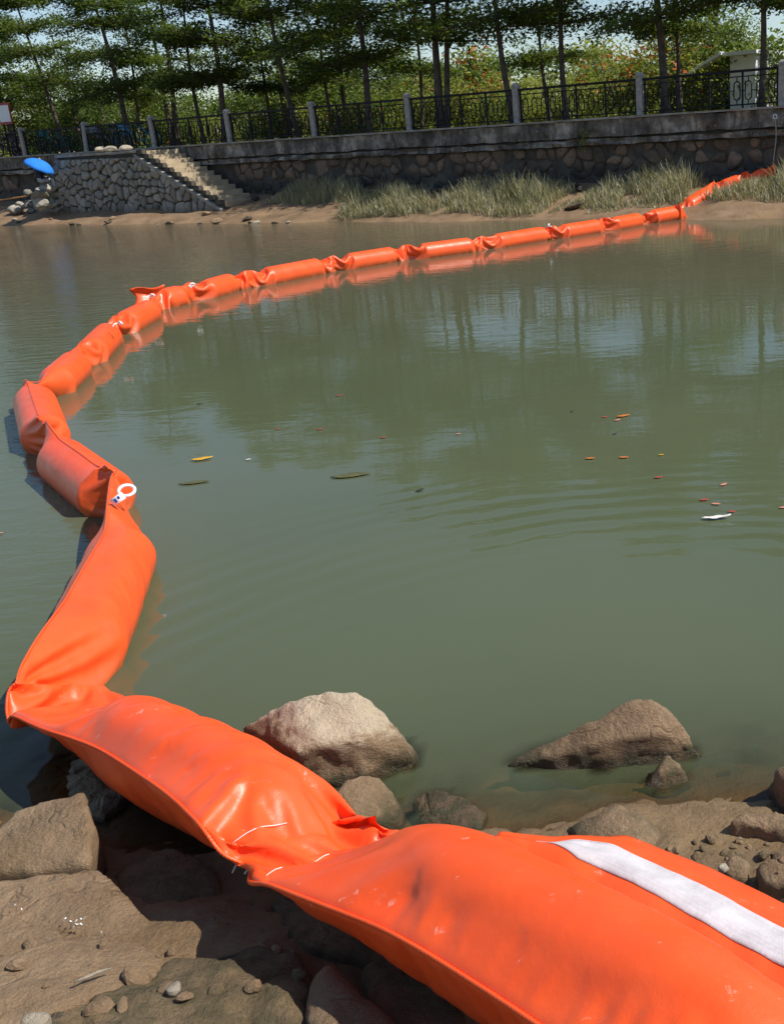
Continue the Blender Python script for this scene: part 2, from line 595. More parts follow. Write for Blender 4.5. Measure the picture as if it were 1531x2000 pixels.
def mat_water():
    t = NT('murky_water')
    pos = t.pos()
    chop = t.n('ShaderNodeAttribute', attribute_name='chop').outputs['Fac']
    murk = t.n('ShaderNodeAttribute', attribute_name='murk').outputs['Fac']
    x, y, z = sep_z(t, pos)
    # ripples
    n1 = t.noise(t.pos(scale=(1.0, 2.4, 1)), 2.6, 3, 0.5, 0.4)
    n2 = t.noise(t.pos(scale=(1.0, 1.8, 1)), 9.0, 3, 0.55, 0.3)
    n3 = t.noise(pos, 0.6, 2, 0.5)
    gust = t.remap(t.noise(pos, 0.22, 3, 0.5), 0.35, 0.65, 0.35, 1.0)
    far = t.remap(y, 6.5, 17.0, 0.07, 0.26)
    amp = t.math('ADD', t.math('MULTIPLY', t.math('MULTIPLY', chop, gust), 1.0), far)
    h = t.math('MULTIPLY', t.math('ADD', t.math('MULTIPLY', n1, 0.012), t.math('MULTIPLY', n2, 0.0022)), amp)
    h = t.math('ADD', h, t.math('MULTIPLY', n3, 0.006))
    # rings running out from the shore
    dx, dy = t.math('SUBTRACT', x, RING_C[0]), t.math('SUBTRACT', y, RING_C[1])
    r = t.math('SQRT', t.math('ADD', t.math('MULTIPLY', dx, dx), t.math('MULTIPLY', dy, dy)))
    rw = t.math('ADD', r, t.math('MULTIPLY', t.noise(pos, 1.2, 3), 0.26))
    env = t.math('MULTIPLY', t.remap(r, 2.0, 2.7), t.remap(r, 4.2, 3.2))
    env = t.math('MULTIPLY', env, t.remap(t.noise(pos, 0.8, 2), 0.3, 0.6, 0.15, 1.0))
    env = t.math('MULTIPLY', env, t.math('SUBTRACT', 1.0, chop))
    ring = t.math('MULTIPLY', t.math('SINE', t.math('MULTIPLY', rw, 2 * math.pi / 0.21)), 0.0015)
    h = t.math('ADD', h, t.math('MULTIPLY', ring, env))
    bm = t.n('ShaderNodeBump')
    bm.inputs['Strength'].default_value = 1.0
    bm.inputs['Distance'].default_value = 1.0
    t.l(h, bm.inputs['Height'])
    # silt colour of the body of the water, with a far reflection painted in
    tint = t.ramp(t.noise(pos, 0.35, 3, 0.5), [(0.3, (0.083, 0.102, 0.053)), (0.7, (0.100, 0.115, 0.061))])
    tint = t.mix(t.remap(y, 11, 26), tint, (0.155, 0.125, 0.075))  # browner far out: the mud bank's reflection put into the body colour
    body = t.n('ShaderNodeBsdfDiffuse')
    t.l(tint, body.inputs['Color'])
    clear = t.n('ShaderNodeBsdfTransparent')
    clear.inputs['Color'].default_value = (0.80, 0.70, 0.50, 1)
    inner = t.n('ShaderNodeMixShader')
    t.l(murk, inner.inputs[0])
    t.l(clear.outputs[0], inner.inputs[1])
    t.l(body.outputs[0], inner.inputs[2])
    gl = t.n('ShaderNodeBsdfGlossy')
    gl.inputs['Roughness'].default_value = 0.03
    t.l(bm.outputs[0], gl.inputs['Normal'])
    fr = t.n('ShaderNodeFresnel')
    fr.inputs['IOR'].default_value = 1.333
    t.l(bm.outputs[0], fr.inputs['Normal'])
    mx = t.n('ShaderNodeMixShader')
    t.l(fr.outputs[0], mx.inputs[0])
    t.l(inner.outputs[0], mx.inputs[1])
    t.l(gl.outputs[0], mx.inputs[2])
    t.l(mx.outputs[0], t.out.inputs['Surface'])
    return t.m


water.data.materials[0] = mat_water()
# ------------------------------------------------------------------ containment boom: fabric sleeve relaxed over foam floats
def relax_sleeve(sections, joints, R, Nt, ds, iters, grav, hem_shrink=1.0, flat_len=0.07, seed=3, slack=1.0, pokes=(), pull=0.0, far_shrink=1.0, slack0=None):
    """sections: (P0, P1) axis ends of each foam float; joints: (seam edge, opposite edge) of each flat stitched gap, one more than sections.
    Returns grid X (columns, around, 3) and for each section its range of columns."""
    r_ = np.random.default_rng(seed)
    cols, rest, stitched, pins, rngs = [], [], [], [], []
    mids = []
    V = lambda p: np.array(tuple(p), float)
    K = len(sections)

    def put(c, u, ax, hu, wv, step):
        u = u - ax * (u @ ax)
        u /= np.linalg.norm(u)
        v = np.cross(ax, u)
        th = 2 * np.pi * np.arange(Nt) / Nt
        cols.append(c + np.outer(np.cos(th), u) * hu + np.outer(np.sin(th), v) * wv)
        rest.append(step)

    unit = lambda a: a / np.linalg.norm(a)
    for k in range(K + 1):
        Sj, Bj = V(joints[k][0]), V(joints[k][1])
        cj, uj = (Sj + Bj) / 2, unit(Sj - Bj)
        axa = unit(V(sections[k - 1][1]) - V(sections[k - 1][0])) if k > 0 else None
        axb = unit(V(sections[k][1]) - V(sections[k][0])) if k < K else None
        axj = unit((axa if axa is not None else axb) + (axb if axb is not None else axa))
        axj = unit(axj - uj * (axj @ uj))
        hh = np.linalg.norm(Sj - Bj) / 2
        nf = max(2, int(round(flat_len / ds)))
        mids.append(len(cols) + nf // 2)
        pins.append((len(cols) + nf // 2, Sj, Bj, len(joints[k]) > 2))
        for i in range(nf + 1):
            o = (i / nf - 0.5) * flat_len
            stitched.append(len(cols))
            put(cj + axj * o, uj, axj, hh, 0.004, flat_len / nf)
        if k == K: break
        P0, P1 = V(sections[k][0]), V(sections[k][1])
        ax = unit(P1 - P0)
        Sn, Bn = V(joints[k + 1][0]), V(joints[k + 1][1])
        un = unit(Sn - Bn)
        u0 = unit(uj * 0.75 + un * 0.25)
        u1 = unit(uj * 0.25 + un * 0.75)
        if len(sections[k]) > 4:                 # seam held at a given angle above the horizontal, on the camera's side
            hz = np.cross(ax, (0, 0, 1.0))
            hz = unit(hz) * (-1 if hz[1] > 0 else 1)
            up = np.cross(hz, ax)
            up = up * (1 if up[2] > 0 else -1)
            ph = math.radians(sections[k][4])
            u0 = u1 = hz * math.cos(ph) + up * math.sin(ph)
        L = np.linalg.norm(P1 - P0)
        # taper in
        g = np.linalg.norm(P0 - cj) - flat_len / 2
        rl = math.sqrt(max(g, 0.02) ** 2 + (0.75 * R) ** 2) * (slack0 if (slack0 and k == 0) else slack)
        n = max(3, int(round(rl / ds)))
        for i in range(1, n):
            b = i / n
            put(cj * (1 - b) + P0 * b + axj * flat_len / 2 * (1 - b), uj * (1 - b) + u0 * b, unit(axj * (1 - b) + ax * b), hh * (1 - b) + R * b, R * b ** 0.7, rl / n)
        n = max(4, int(round(L / ds)))
        for i in range(n + 1):
            b = i / n
            put(P0 + (P1 - P0) * b, u0 * (1 - b) + u1 * b, ax, R, R, L / n if i < n else 0)
        cjn = (Sn + Bn) / 2
        hn = np.linalg.norm(Sn - Bn) / 2
        g = np.linalg.norm(P1 - cjn) - flat_len / 2
        rl = math.sqrt(max(g, 0.02) ** 2 + (0.75 * R) ** 2) * slack
        n = max(3, int(round(rl / ds)))
        rest[-1] = rl / n
        axn = unit(ax + (unit(V(sections[k + 1][1]) - V(sections[k + 1][0])) if k + 1 < K else ax))
        axn = unit(axn - un * (axn @ un))
        for i in range(1, n):
            b = i / n
            put(P1 * (1 - b) + (cjn - axn * flat_len / 2) * b, u1 * (1 - b) + un * b, unit(ax * (1 - b) + axn * b), R * (1 - b) + hn * b, R * (1 - b) ** 0.7, rl / n)
    Xg = np.array(cols)
    Ns = len(Xg)
    Xg += r_.normal(0, 0.0025, Xg.shape)
    lu = np.array(rest)[:-1]
    lu = np.where(lu <= 0, ds, lu)
    lv = 2 * np.pi * R / Nt
    LU = np.repeat(lu[:, None], Nt, 1)
    if hem_shrink != 1.0:
        LU[:, 0] *= hem_shrink
        LU[:, 1] *= (1 + hem_shrink) / 2
        LU[:, -1] *= (1 + hem_shrink) / 2
    if far_shrink != 1.0:
        for q_ in range(-4, 5): LU[:, Nt // 2 + q_] *= far_shrink + (1 - far_shrink) * abs(q_) / 5
    LD = np.sqrt(LU ** 2 + lv ** 2)
    fr = np.abs(((np.arange(Nt) / Nt * 2 + 1) % 2) - 1)[:, None]
    ln_pts = {c: Sj * (1 - fr) + Bj * fr for c, Sj, Bj, ln in pins}
    Xp = Xg.copy()
    g = np.array(grav, float)
    st = np.array(sorted(set(stitched)))
    half = np.arange(1, Nt // 2)

    def fix(a, b, L, k=0.5):
        d = b - a
        ln = np.sqrt((d * d).sum(-1)) + 1e-9
        d *= ((ln - L) / ln * k)[..., None]
        return d

    def rows(off, s, L, k=0.5, par=2):
        for q in range(par if off == 1 else 2):
            if off == 1:
                ia = np.arange(q, Ns - 1, 2)
            else:
                ia = np.arange(Ns - 2)
                ia = ia[(ia // 2) % 2 == q]
            a = Xg[ia]
            b = Xg[ia + off]
            if s: b = np.roll(b, -s, 1)
            d = fix(a, b, L[ia], k)
            Xg[ia] = a + d
            b = b - d
            if s: b = np.roll(b, s, 1)
            Xg[ia + off] = b

    LB = np.zeros((Ns - 2, Nt))
    LB[:] = LU[:-1] + LU[1:]
    for it in range(iters):
        t_ = Xg.copy()
        Xg += 0.92 * (Xg - Xp) + g
        Xp = t_
        if pull:                                 # the weighted hem draws the sleeve out to an edge
            c_ = Xg.mean(1)
            o_ = Xg[:, 0] - c_
            Xg[:, 0] += o_ / (np.linalg.norm(o_, axis=1)[:, None] + 1e-9) * pull
        for rep in range(2):
            rows(1, 0, LU)
            for q in (0, 1):                     # around
                Y_ = np.roll(Xg, -q, 1)
                a, b = Y_[:, 0::2].copy(), Y_[:, 1::2].copy()
                d = fix(a, b, lv)
                Y_[:, 0::2] = a + d
                Y_[:, 1::2] = b - d
                Xg[:] = np.roll(Y_, q, 1)
            rows(1, 1, LD, 0.35)
            rows(1, -1, LD, 0.35)
        rows(2, 0, LB, 0.10)
        for q in (0, 1, 2, 3):                   # bending around (keeps the sleeve round)
            if q > 1: break
            Y_ = np.roll(Xg, -q * 2, 1)
            a, b = Y_.reshape(Ns, Nt // 4, 4, 3)[:, :, 0:2].copy(), Y_.reshape(Ns, Nt // 4, 4, 3)[:, :, 2:4].copy()
            d = fix(a, b, 2 * lv * 0.985, 0.10)
            Z_ = Y_.reshape(Ns, Nt // 4, 4, 3)
            Z_[:, :, 0:2] = a + d
            Z_[:, :, 2:4] = b - d
            Xg[:] = np.roll(Z_.reshape(Ns, Nt, 3), q * 2, 1)
        # foam floats push the fabric out
        for k in range(K):
            P0, P1 = V(sections[k][0]), V(sections[k][1])
            ax = unit(P1 - P0)
            L = np.linalg.norm(P1 - P0)
            R0 = R * (sections[k][2] if len(sections[k]) > 2 else 0.965)
            er = sections[k][3] if len(sections[k]) > 3 else 0.05
            c0, c1 = mids[k], mids[k + 1]
            Q = Xg[c0:c1]
            rel = Q - P0
            al = rel @ ax
            rad = rel - al[..., None] * ax
            rr = np.sqrt((rad * rad).sum(-1)) + 1e-9
            ed = np.minimum(al, L - al)
            Re = R0 * np.sqrt(np.clip(1 - np.clip(1 - ed / er, 0, 1) ** 2, 0, 1))
            inside = (ed > 0) & (rr < Re)
            Q = Q + np.where(inside, (Re - rr) / rr, 0)[..., None] * rad
            Xg[c0:c1] = Q
        for pc, pr in pokes:                     # dents
            rel = Xg - np.array(tuple(pc))
            dd = np.sqrt((rel * rel).sum(-1)) + 1e-9
            Xg += rel * np.where(dd < pr, (pr - dd) / dd, 0)[..., None]
        # stitched gaps: both sheets lie together
        A = Xg[st][:, half]
        B = Xg[st][:, Nt - half]
        m = (A + B) / 2
        d = A - B
        dl = np.sqrt((d * d).sum(-1)) + 1e-9
        d *= (0.003 / dl)[..., None]
        Xg[np.ix_(st, half)] = m + d
        Xg[np.ix_(st, Nt - half)] = m - d
        for c, Sj, Bj, ln in pins:
            if ln:                               # the whole stitched line is held
                Xg[c] = ln_pts[c]
            else:
                Xg[c, 0] = Sj
                Xg[c, Nt // 2] = Bj
    return Xg, [(mids[k], mids[k + 1]) for k in range(K)], st


boom = empty('containment_boom', at(240, 985, 0))
tag(boom, 'long orange floating containment boom curving across the water from the rocks to the far wall', 'boom')
BO = boom.location.copy()


def sleeve_mesh(name, G, mat, sub=0):
    n, Nt = G.shape[:2]
    i = np.arange(n - 1)[:, None] * Nt
    k = np.arange(Nt)[None, :]
    k2 = (k + 1) % Nt
    f = np.stack([i + k, i + k2, i + Nt + k2, i + Nt + k], -1).reshape(-1, 4)
    o = mesh_obj(name, G.reshape(-1, 3) - np.array(BO), f, mat, boom, smooth=True)
    if sub:
        m = o.modifiers.new('sub', 'SUBSURF')
        m.levels = m.render_levels = sub
    return o


def hem_tube(G, parent, r, mat, step=0.012, rise=0.001, wob=0.35):
    """corded, stitched ridge that runs along the seam (around-index 0)"""
    p = G[:, 0].copy()
    nrm = G[:, 0] - G.mean(1)
    nrm /= np.linalg.norm(nrm, axis=1)[:, None] + 1e-9
    p = p + nrm * rise
    for _ in range(3): p[1:-1] = (p[:-2] + 2 * p[1:-1] + p[2:]) / 4
    d = np.r_[0, np.cumsum(np.linalg.norm(np.diff(p, axis=0), axis=1))]
    tt = np.arange(0, d[-1], step / 2)
    q = np.stack([np.interp(tt, d, p[:, i]) for i in range(3)], 1) - np.array(BO)
    rad = [r * (1 + (wob if i % 2 else -wob * 0.3)) for i in range(len(q))]
    return MB().tube(q, rad, 7).build('hem', mat, parent, True)


RF = 0.18
# --- near run: out of the frame at the right, over the rocks, into the water
near_secs = [                                  # axis ends, foam radius factor, rounding of the ends, seam angle
    (at(1640, 2175, 0.62), at(752, 1668, 0.44), 0.875, 0.42, 30),
    (at(575, 1606, 0.37), at(212, 1420, 0.22), 0.875, 0.32, 36),
    (at(160, 1278, 0.10), at(243, 1080, 0.10), 0.965, 0.07),
    (at(213, 972, 0.10), at(122, 902, 0.10), 0.975, 0.04),
    (at(91, 857, 0.10), at(70, 788, 0.10), 0.975, 0.05),
]


def vert(px, py, top=0.275, bot=-0.2, z=0.1, lean=(0, 0)):
    p = at(px, py, z)
    return (Vector((p.x + lean[0], p.y + lean[1], top)), Vector((p.x, p.y, bot)))


e0 = at(1760, 2245, 0.64)
near_joints = [
    (e0 + Vector((-0.16, -0.2, 0.02)), e0 + Vector((0.16, 0.2, 0.0))),
    (at(492, 1694, 0.35), at(738, 1588, 0.41)),
    (at(32, 1336, 0.27), at(205, 1338, 0.0), 1),
    vert(240, 978, 0.30, -0.17),
    vert(108, 872, 0.275, -0.19),
    (at(58, 746, 0.27), at(92, 790, -0.15)),
]
def surf(px, py, k, lift):
    """point a little above the skin of float k where the photograph's pixel falls on it"""
    P0, P1 = near_secs[k][0], near_secs[k][1]
    ax = (P1 - P0).normalized()
    for z in np.linspace(1.0, 0.1, 181):
        q = at(px, py, z)
        r = q - P0
        n_ = r - ax * r.dot(ax)
        if n_.length < 0.19: break
    return q + n_.normalized() * lift


POKES = [(surf(795, 1700, 0, 0.02), 0.05), (surf(785, 1740, 0, 0.02), 0.05), (surf(1000, 1790, 0, 0.012), 0.035), (surf(1008, 1825, 0, 0.012), 0.035), (surf(1120, 1905, 0, 0.03), 0.05), (surf(880, 1780, 0, 0.04), 0.06),
         (surf(330, 1470, 1, 0.05), 0.06), (surf(300, 1500, 1, 0.05), 0.06), (surf(430, 1530, 1, 0.05), 0.065), (surf(250, 1440, 1, 0.045), 0.055), (surf(470, 1490, 1, 0.05), 0.06)]
GN, RN, STN = relax_sleeve(near_secs, near_joints, 0.19, 64, 0.0187, 260, (0, 0, -0.00003), 0.955, 0.11, 3, 0.98, POKES, 0.0008, 0.95)
near_mats = [M['orange_scuffed'], M['orange_scuffed'], M['orange'], M['orange'], M['orange']]
near_lab = ['broad orange float with scuffs and white webbing band on the rocks', 'creased orange float bridging from the rocks to the water',
            'orange float with raised seam lying in the water by the bend', None, None]
near_obj = []
for k, (a0, a1) in enumerate(RN):
    G = GN[a0:a1 + 1]
    if k < 3:                                    # shallow pleats and slackness in the heavy cloth
        nA, nT = G.shape[:2]
        aa, tt = np.meshgrid(np.arange(nA) * 0.0187, np.arange(nT) / nT, indexing='ij')
        th_ = np.minimum(tt, 1 - tt) * 2
        side = np.where(tt < 0.5, 0.0, 9.0)
        nr_ = G - G.mean(1)[:, None]
        nr_ /= np.linalg.norm(nr_, axis=2)[..., None] + 1e-9
        fq = (3.0, 9.0, 6.0)[k]
        pl = fbm(np.stack([aa * fq + th_ * 3.2, th_ * 1.6 + side, np.zeros_like(aa)], -1), 3, 21 + k)
        cr = fbm(np.stack([aa * fq * 1.7 + th_ * 4.5, th_ * 2.2 + side, np.ones_like(aa)], -1), 2, 31 + k)
        pl = pl - 0.35 * np.exp(-np.abs(cr) * 16) * (fbm(np.stack([aa * 3, th_ * 4 + side, aa * 0], -1), 2, 7) > -0.1)
        fade = np.clip(th_ * 6, 0, 1) * np.clip(np.minimum(aa, aa.max() - aa) / 0.15, 0, 1)
        G = G + nr_ * (pl * fade * (0.011, 0.020, 0.010)[k])[..., None]
    o = sleeve_mesh('float_section', G, near_mats[k], 1)
    if near_lab[k]: o['label'] = near_lab[k]
    near_obj.append(o)
    hem_tube(G, o, 0.0052 if k < 2 else 0.004, M['orange'], 0.011 if k < 2 else 0.02)

# --- far run: from the sharp tip at the left, along the water, up the far bank to the wall
fx = [((108, 752, .1), (150, 714, .1)), ((180, 691, .1), (212, 657, .1)), ((246, 634, .1), (293, 609, .1)), ((318, 588, .1), (356, 580, .1)),
      ((402, 570, .1), (452, 555, .1)), ((520, 543, .1), (622, 523, .1)), ((680, 514, .1), (766, 500, .1)), ((822, 494, .1), (918, 481, .1)),
      ((968, 474, .1), (1060, 459, .1)), ((1098, 455, .1), (1166, 444, .1)), ((1196, 440, .1), (1246, 431, .1)), ((1272, 425, .12), (1324, 416, .14))]
far_secs = [(at(*a), at(*b), 0.972, 0.10 if i == 0 else 0.05) for i, (a, b) in enumerate(fx)]
fj = [(at(58, 746, 0.27), at(92, 790, -0.15)), vert(165, 703, .285) + (1,), vert(229, 645, .285) + (1,), vert(303, 598, .285) + (1,), vert(379, 575, .285) + (1,), vert(487, 550, .285) + (1,),
      vert(651, 519, .285) + (1,), vert(794, 497, .285) + (1,), vert(943, 478, .285) + (1,), vert(1078, 458, .285) + (1,), vert(1181, 442, .285) + (1,), vert(1259, 428, .25, -0.15),
      vert(1330, 412, 0.40, -0.02, 0.2)]
GF, RFAR, STF = relax_sleeve(far_secs, fj, RF, 36, 0.0314, 200, (0, 0, -0.0002), 1.0, 0.06, 9, 1.14, slack0=0.93)
for k, (a0, a1) in enumerate(RFAR):
    G = GF[a0:a1 + 1]
    o = sleeve_mesh('float_section', G, M['orange'], 1)
    if k < 5: hem_tube(G, o, 0.004, M['orange'], 0.03)


# the last floats lie up the bank: slack, thinner sleeves
def bank_pt(px, py, z): return at(px, py, z)


def bn(px, py, n):
    s_, z_ = on_n(px, py, n)
    return W(s_, n, z_)


bk_secs = [(bn(1340, 406, 2.25), bn(1383, 379, 1.35), 0.88, 0.15), (bn(1408, 366, 0.95), bn(1446, 352, 0.65), 0.72, 0.1), (bn(1472, 345, 0.55), bn(1498, 337, 0.46), 0.6, 0.1)]


def vj(px, py, n, h):
    p = bn(px, py, n)
    return (p + Vector((0, 0, h)), p - Vector((0, 0, h)))


bk_j = [vert(1330, 412, 0.40, -0.02, 0.2), vj(1396, 367, 1.12, 0.2), vj(1459, 347, 0.6, 0.18), vj(1513, 331, 0.42, 0.18)]
GB, RB, _ = relax_sleeve(bk_secs, bk_j, 0.23, 40, 0.036, 200, (0, 0, -0.0002), 1.0, 0.08, 5, 1.08)
for k, (a0, a1) in enumerate(RB):
    sleeve_mesh('float_section', GB[a0:a1 + 1], M['orange'], 1)


def ring_mesh(r, tube, squash=0.75, n=20):
    return MB().tube([(math.cos(2 * math.pi * i / n) * r, math.sin(2 * math.pi * i / n) * r * squash, 0) for i in range(n)], tube, 8, closed=True)


def place(mb, name, mat, loc, rot, parent=boom):
    Mx = Matrix.Translation(Vector(loc) - BO) @ (rot if isinstance(rot, Matrix) else Matrix.Rotation(0, 4, 'X'))
    mb.v = [Mx @ v for v in mb.v]
    return mb.build(name, mat, parent, True)


RX = lambda a: Matrix.Rotation(a, 4, 'X')
RY = lambda a: Matrix.Rotation(a, 4, 'Y')
RZm = lambda a: Matrix.Rotation(a, 4, 'Z')
# white loop and label tag that tie the joint in front
o = place(ring_mesh(0.045, 0.010, 0.72), 'tie_loop', M['white_plastic'], at(248, 958, 0.36), RZm(0.6) @ RX(1.0))
o['label'] = 'white plastic loop tying two floats together'
tg = MB().box(-0.04, 0.04, -0.003, 0.003, -0.022, 0.022)
o = place(tg, 'tag', M['white_plastic'], at(231, 975, 0.345), RZm(0.35) @ RY(-0.5) @ RX(-0.5))
mk = MB().box(-0.022, -0.006, -0.0045, 0.0045, -0.012, 0.012).box(0.002, 0.016, -0.0045, 0.0045, -0.004, 0.014)
place(mk, 'printed_mark', M['blue_mark'], at(231, 975, 0.345), RZm(0.35) @ RY(-0.5) @ RX(-0.5), o)
for px, py, z, r in ((376, 556, .34, .035), (236, 631, .34, .03), (298, 577, .33, .03), (1071, 440, .36, .045), (1460, 340, .82, .04), (1512, 322, .99, .035)):
    p = at(px, py, z)
    b = ring_mesh(r, 0.012, 0.6, 12)
    b.tube([(r, 0, 0), (r + 0.03, 0.01, -0.05), (r + 0.01, 0.0, -0.09)], 0.009, 6)
    place(b, 'tie_loop', M['white_plastic'], p, RZm(px * 0.01) @ RX(1.2))
# a loose fabric flap where two lengths of boom overlap
f0 = at(262, 585, 0.2)
fl = []
nu, nv = 12, 8
for i in range(nu):
    for j in range(nv):
        u, v = i / (nu - 1), j / (nv - 1)
        p = at(258 + 62 * u, 590 - 9 * u, 0.1) + Vector((0, 0.02, 0))
        fl.append(p - BO + Vector((0.03 * math.sin(5 * v + 3 * u), 0.10 * (1 - u) * math.sin(v * 3.1) + 0.03, -0.06 + 0.24 * v + 0.02 * math.sin(7 * u))))
o = mesh_obj('connection_flap', fl, grid_faces(nv, nu), M['orange'], boom, True)
sm = o.modifiers.new('solid', 'SOLIDIFY')
sm.thickness = 0.006

# skirt and white webbing band beside the broad float in front
inn = [(955, 1660, .36), (1040, 1705, .355), (1150, 1778, .36), (1280, 1860, .38), (1420, 1945, .40), (1590, 2050, .43), (1800, 2180, .46)]
out_ = [(985, 1616, .38), (1095, 1628, .34), (1225, 1626, .28), (1390, 1690, .28), (1531, 1757, .30), (1720, 1850, .33), (1980, 1970, .37)]
nu, nv = 90, 26


def poly_at(pts, u):
    x = u * (len(pts) - 1)
    i = min(int(x), len(pts) - 2)
    f = x - i
    return at(*pts[i]).lerp(at(*pts[i + 1]), f)


def skirt_pt(u, v):
    a, b = poly_at(inn, u), poly_at(out_, u)
    p = a.lerp(b, v)
    w = (b - a).length
    bulge = 0.10 * math.sin(math.pi * min(1, v * 1.02)) * min(1, w / 0.3) - 0.04 * v * v
    q = np.array([[p.x, p.y, p.z]])
    nz = float(fbm(q * np.array([5, 5, 5.0]), 3, 4.0)[0]) * 0.010 + float(fbm(q * 14.0, 2, 8.0)[0]) * 0.004
    nz += 0.0015 * math.sin(u * 46 + v * 7 + 3 * math.sin(u * 9)) * math.exp(-((v - 0.3) / 0.3) ** 2)
    crease = -0.012 * math.exp(-((v - 0.52) / 0.06) ** 2)
    return p + Vector((0, 0, bulge * 0.55 + nz + crease))


for _ in range(1):
    sk = [skirt_pt(i / (nu - 1), j / (nv - 1)) - BO for i in range(nu) for j in range(nv)]
o = mesh_obj('skirt', sk, grid_faces(nv, nu), M['orange_scuffed'], boom, True)
o['label'] = 'flat orange skirt edge beyond the white band'
so = o.modifiers.new('solid', 'SOLIDIFY')
so.thickness = 0.006
so.offset = -1
b0, b1 = 0.30, 0.60
bd = []
nb = 8
for i in range(nu):
    u = i / (nu - 1)
    e = max(0.0, min(1.0, (u - 0.15) / 0.12))
    for j in range(nb + 1):
        v = 0.5 + (b0 + (b1 - b0) * j / nb - 0.5) * (0.12 + 0.88 * e)
        bd.append(skirt_pt(max(u, 0.13), v) - BO + Vector((0, 0, 0.006)))
o = mesh_obj('webbing_band', bd, grid_faces(nb + 1, nu), M['white_web'], boom, True)
at_ = o.data.attributes.new('bv', 'FLOAT', 'POINT')
at_.data.foreach_set('value', np.tile(np.linspace(0, 1, nb + 1), nu).astype(np.float32))
so = o.modifiers.new('solid', 'SOLIDIFY')
so.thickness = 0.003
# white stitching across the flat joint between the two floats on the rocks
c_mid = RN[1][0]
Nt = GN.shape[1]
for k, (dc, t0, t1) in enumerate(((-6, 1, 26), (5, 3, 14))):
    best = None
    for sgn in (1, -1):
        idx = [(sgn * t) % Nt for t in range(t0, t1)]
        pp = GN[c_mid + dc, idx]
        if best is None or pp[:, 2].mean() > best[0]: best = (pp[:, 2].mean(), pp)
    nrm = np.array([0.0, -0.35, 0.94])
    q = best[1] + nrm * 0.006 - np.array(BO) + rng.normal(0, 0.0012, best[1].shape)
    for _ in range(5): q[1:-1] = (q[:-2] + q[1:-1] * 2 + q[2:]) / 4
    MB().tube(q, 0.0015, 5).build('stitching', M['white_thread'], boom, True)
for i, (px, py) in enumerate(((462, 1688), (490, 1690), (508, 1668))):
    p = at(px, py, 0.33) - BO
    MB().tube([p + Vector((0.01, 0, 0.02)), p, p + Vector((-0.012 - 0.006 * i, -0.01, -0.02))], 0.0022, 5).build('thread_end', M['white_thread'], boom, True)
# ------------------------------------------------------------------ near rocks
def hull_rock(name, pts, mat, label, cat='rock', group=None, voxel=0.022, amp=0.014, seed=1, base=-0.12, back=0.16, drop=0.2, strata=0.0, smooth=1, bscale=1.03):
    """pts: world points of the visible faces; hidden back and foot are added, the hull is remeshed and weathered"""
    P = [Vector(p) for p in pts]
    c = sum(P, Vector()) / len(P)
    ex = [Vector((p.x, p.y + back, p.z - drop)) for p in P] + [Vector((c.x + (p.x - c.x) * bscale, c.y + (p.y - c.y) * bscale, base)) for p in P]
    bm = bmesh.new()
    for p in P + ex: bm.verts.new(p - c)
    bmesh.ops.convex_hull(bm, input=bm.verts)
    for v in [v for v in bm.verts if not v.link_faces]: bm.verts.remove(v)
    me = bpy.data.meshes.new('tmp')
    bm.to_mesh(me)
    bm.free()
    tmp = link(bpy.data.objects.new('tmp', me))
    md = tmp.modifiers.new('r', 'REMESH')
    md.mode = 'VOXEL'
    md.voxel_size = voxel
    ms = tmp.modifiers.new('s', 'SMOOTH')
    ms.factor, ms.iterations = 0.5, smooth
    dg = bpy.context.evaluated_depsgraph_get()
    m2 = bpy.data.meshes.new_from_object(tmp.evaluated_get(dg))
    bpy.data.objects.remove(tmp)
    bpy.data.meshes.remove(me)
    n = len(m2.vertices)
    co = np.zeros(n * 3)
    m2.vertices.foreach_get('co', co)
    co = co.reshape(-1, 3)
    no = np.zeros(n * 3)
    m2.vertices.foreach_get('normal', no)
    no = no.reshape(-1, 3)
    w = co + np.array(c)
    d = fbm(w * 5.0, 4, seed) * amp * 1.6 + fbm(w * 17.0, 4, seed + 3) * amp * 0.95
    d -= np.clip(np.abs(fbm(w * np.array([3.0, 3.0, 5.0]), 3, seed + 9)) * -1 + 0.07, 0, 1) * amp * 9      # cracks
    if strata: d += np.sin(w[:, 2] * 55 + fbm(w * 3, 2, seed) * 4 + w[:, 0] * 12) * strata
    co += no * d[:, None]
    m2.vertices.foreach_set('co', co.reshape(-1))
    m2.polygons.foreach_set('use_smooth', [True] * len(m2.polygons))
    m2.materials.clear()
    m2.materials.append(mat)
    m2.update()
    o = link(bpy.data.objects.new(name, m2))
    o.location = c
    m2.name = name
    tag(o, label, cat, group)
    return o


def px_rock(name, P, mat, label, **kw):
    return hull_rock(name, [at(*p) for p in P], mat, label, **kw)


near_rocks = []
NR = near_rocks.append
NR(px_rock('rock', [(470, 1420, .10), (520, 1390, .18), (575, 1368, .25), (640, 1347, .28), (700, 1352, .27), (760, 1405, .19), (808, 1458, .09), (806, 1475, .06), (575, 1470, .17), (600, 1450, .20), (695, 1447, .19),
     (790, 1462, .09), (610, 1512, .02), (690, 1504, .0), (760, 1490, .0)], M['rock_pale'], 'large rounded rock with pale dry crust on top standing in the shallows', seed=2, voxel=0.016, amp=0.012, strata=0.0025, bscale=0.8))
NR(px_rock('rock', [(985, 1495, .01), (1010, 1475, .04), (1110, 1425, .12), (1240, 1363, .21), (1290, 1366, .21), (1330, 1410, .14), (1375, 1478, .0), (1300, 1432, .135), (1215, 1440, .13), (1090, 1478, .06),
     (1070, 1502, -.01), (1200, 1490, -.01), (1300, 1470, .0)], M['rock'], 'long wedge shaped brown rock rising from the water at right', seed=5, voxel=0.016, amp=0.010, bscale=0.75))
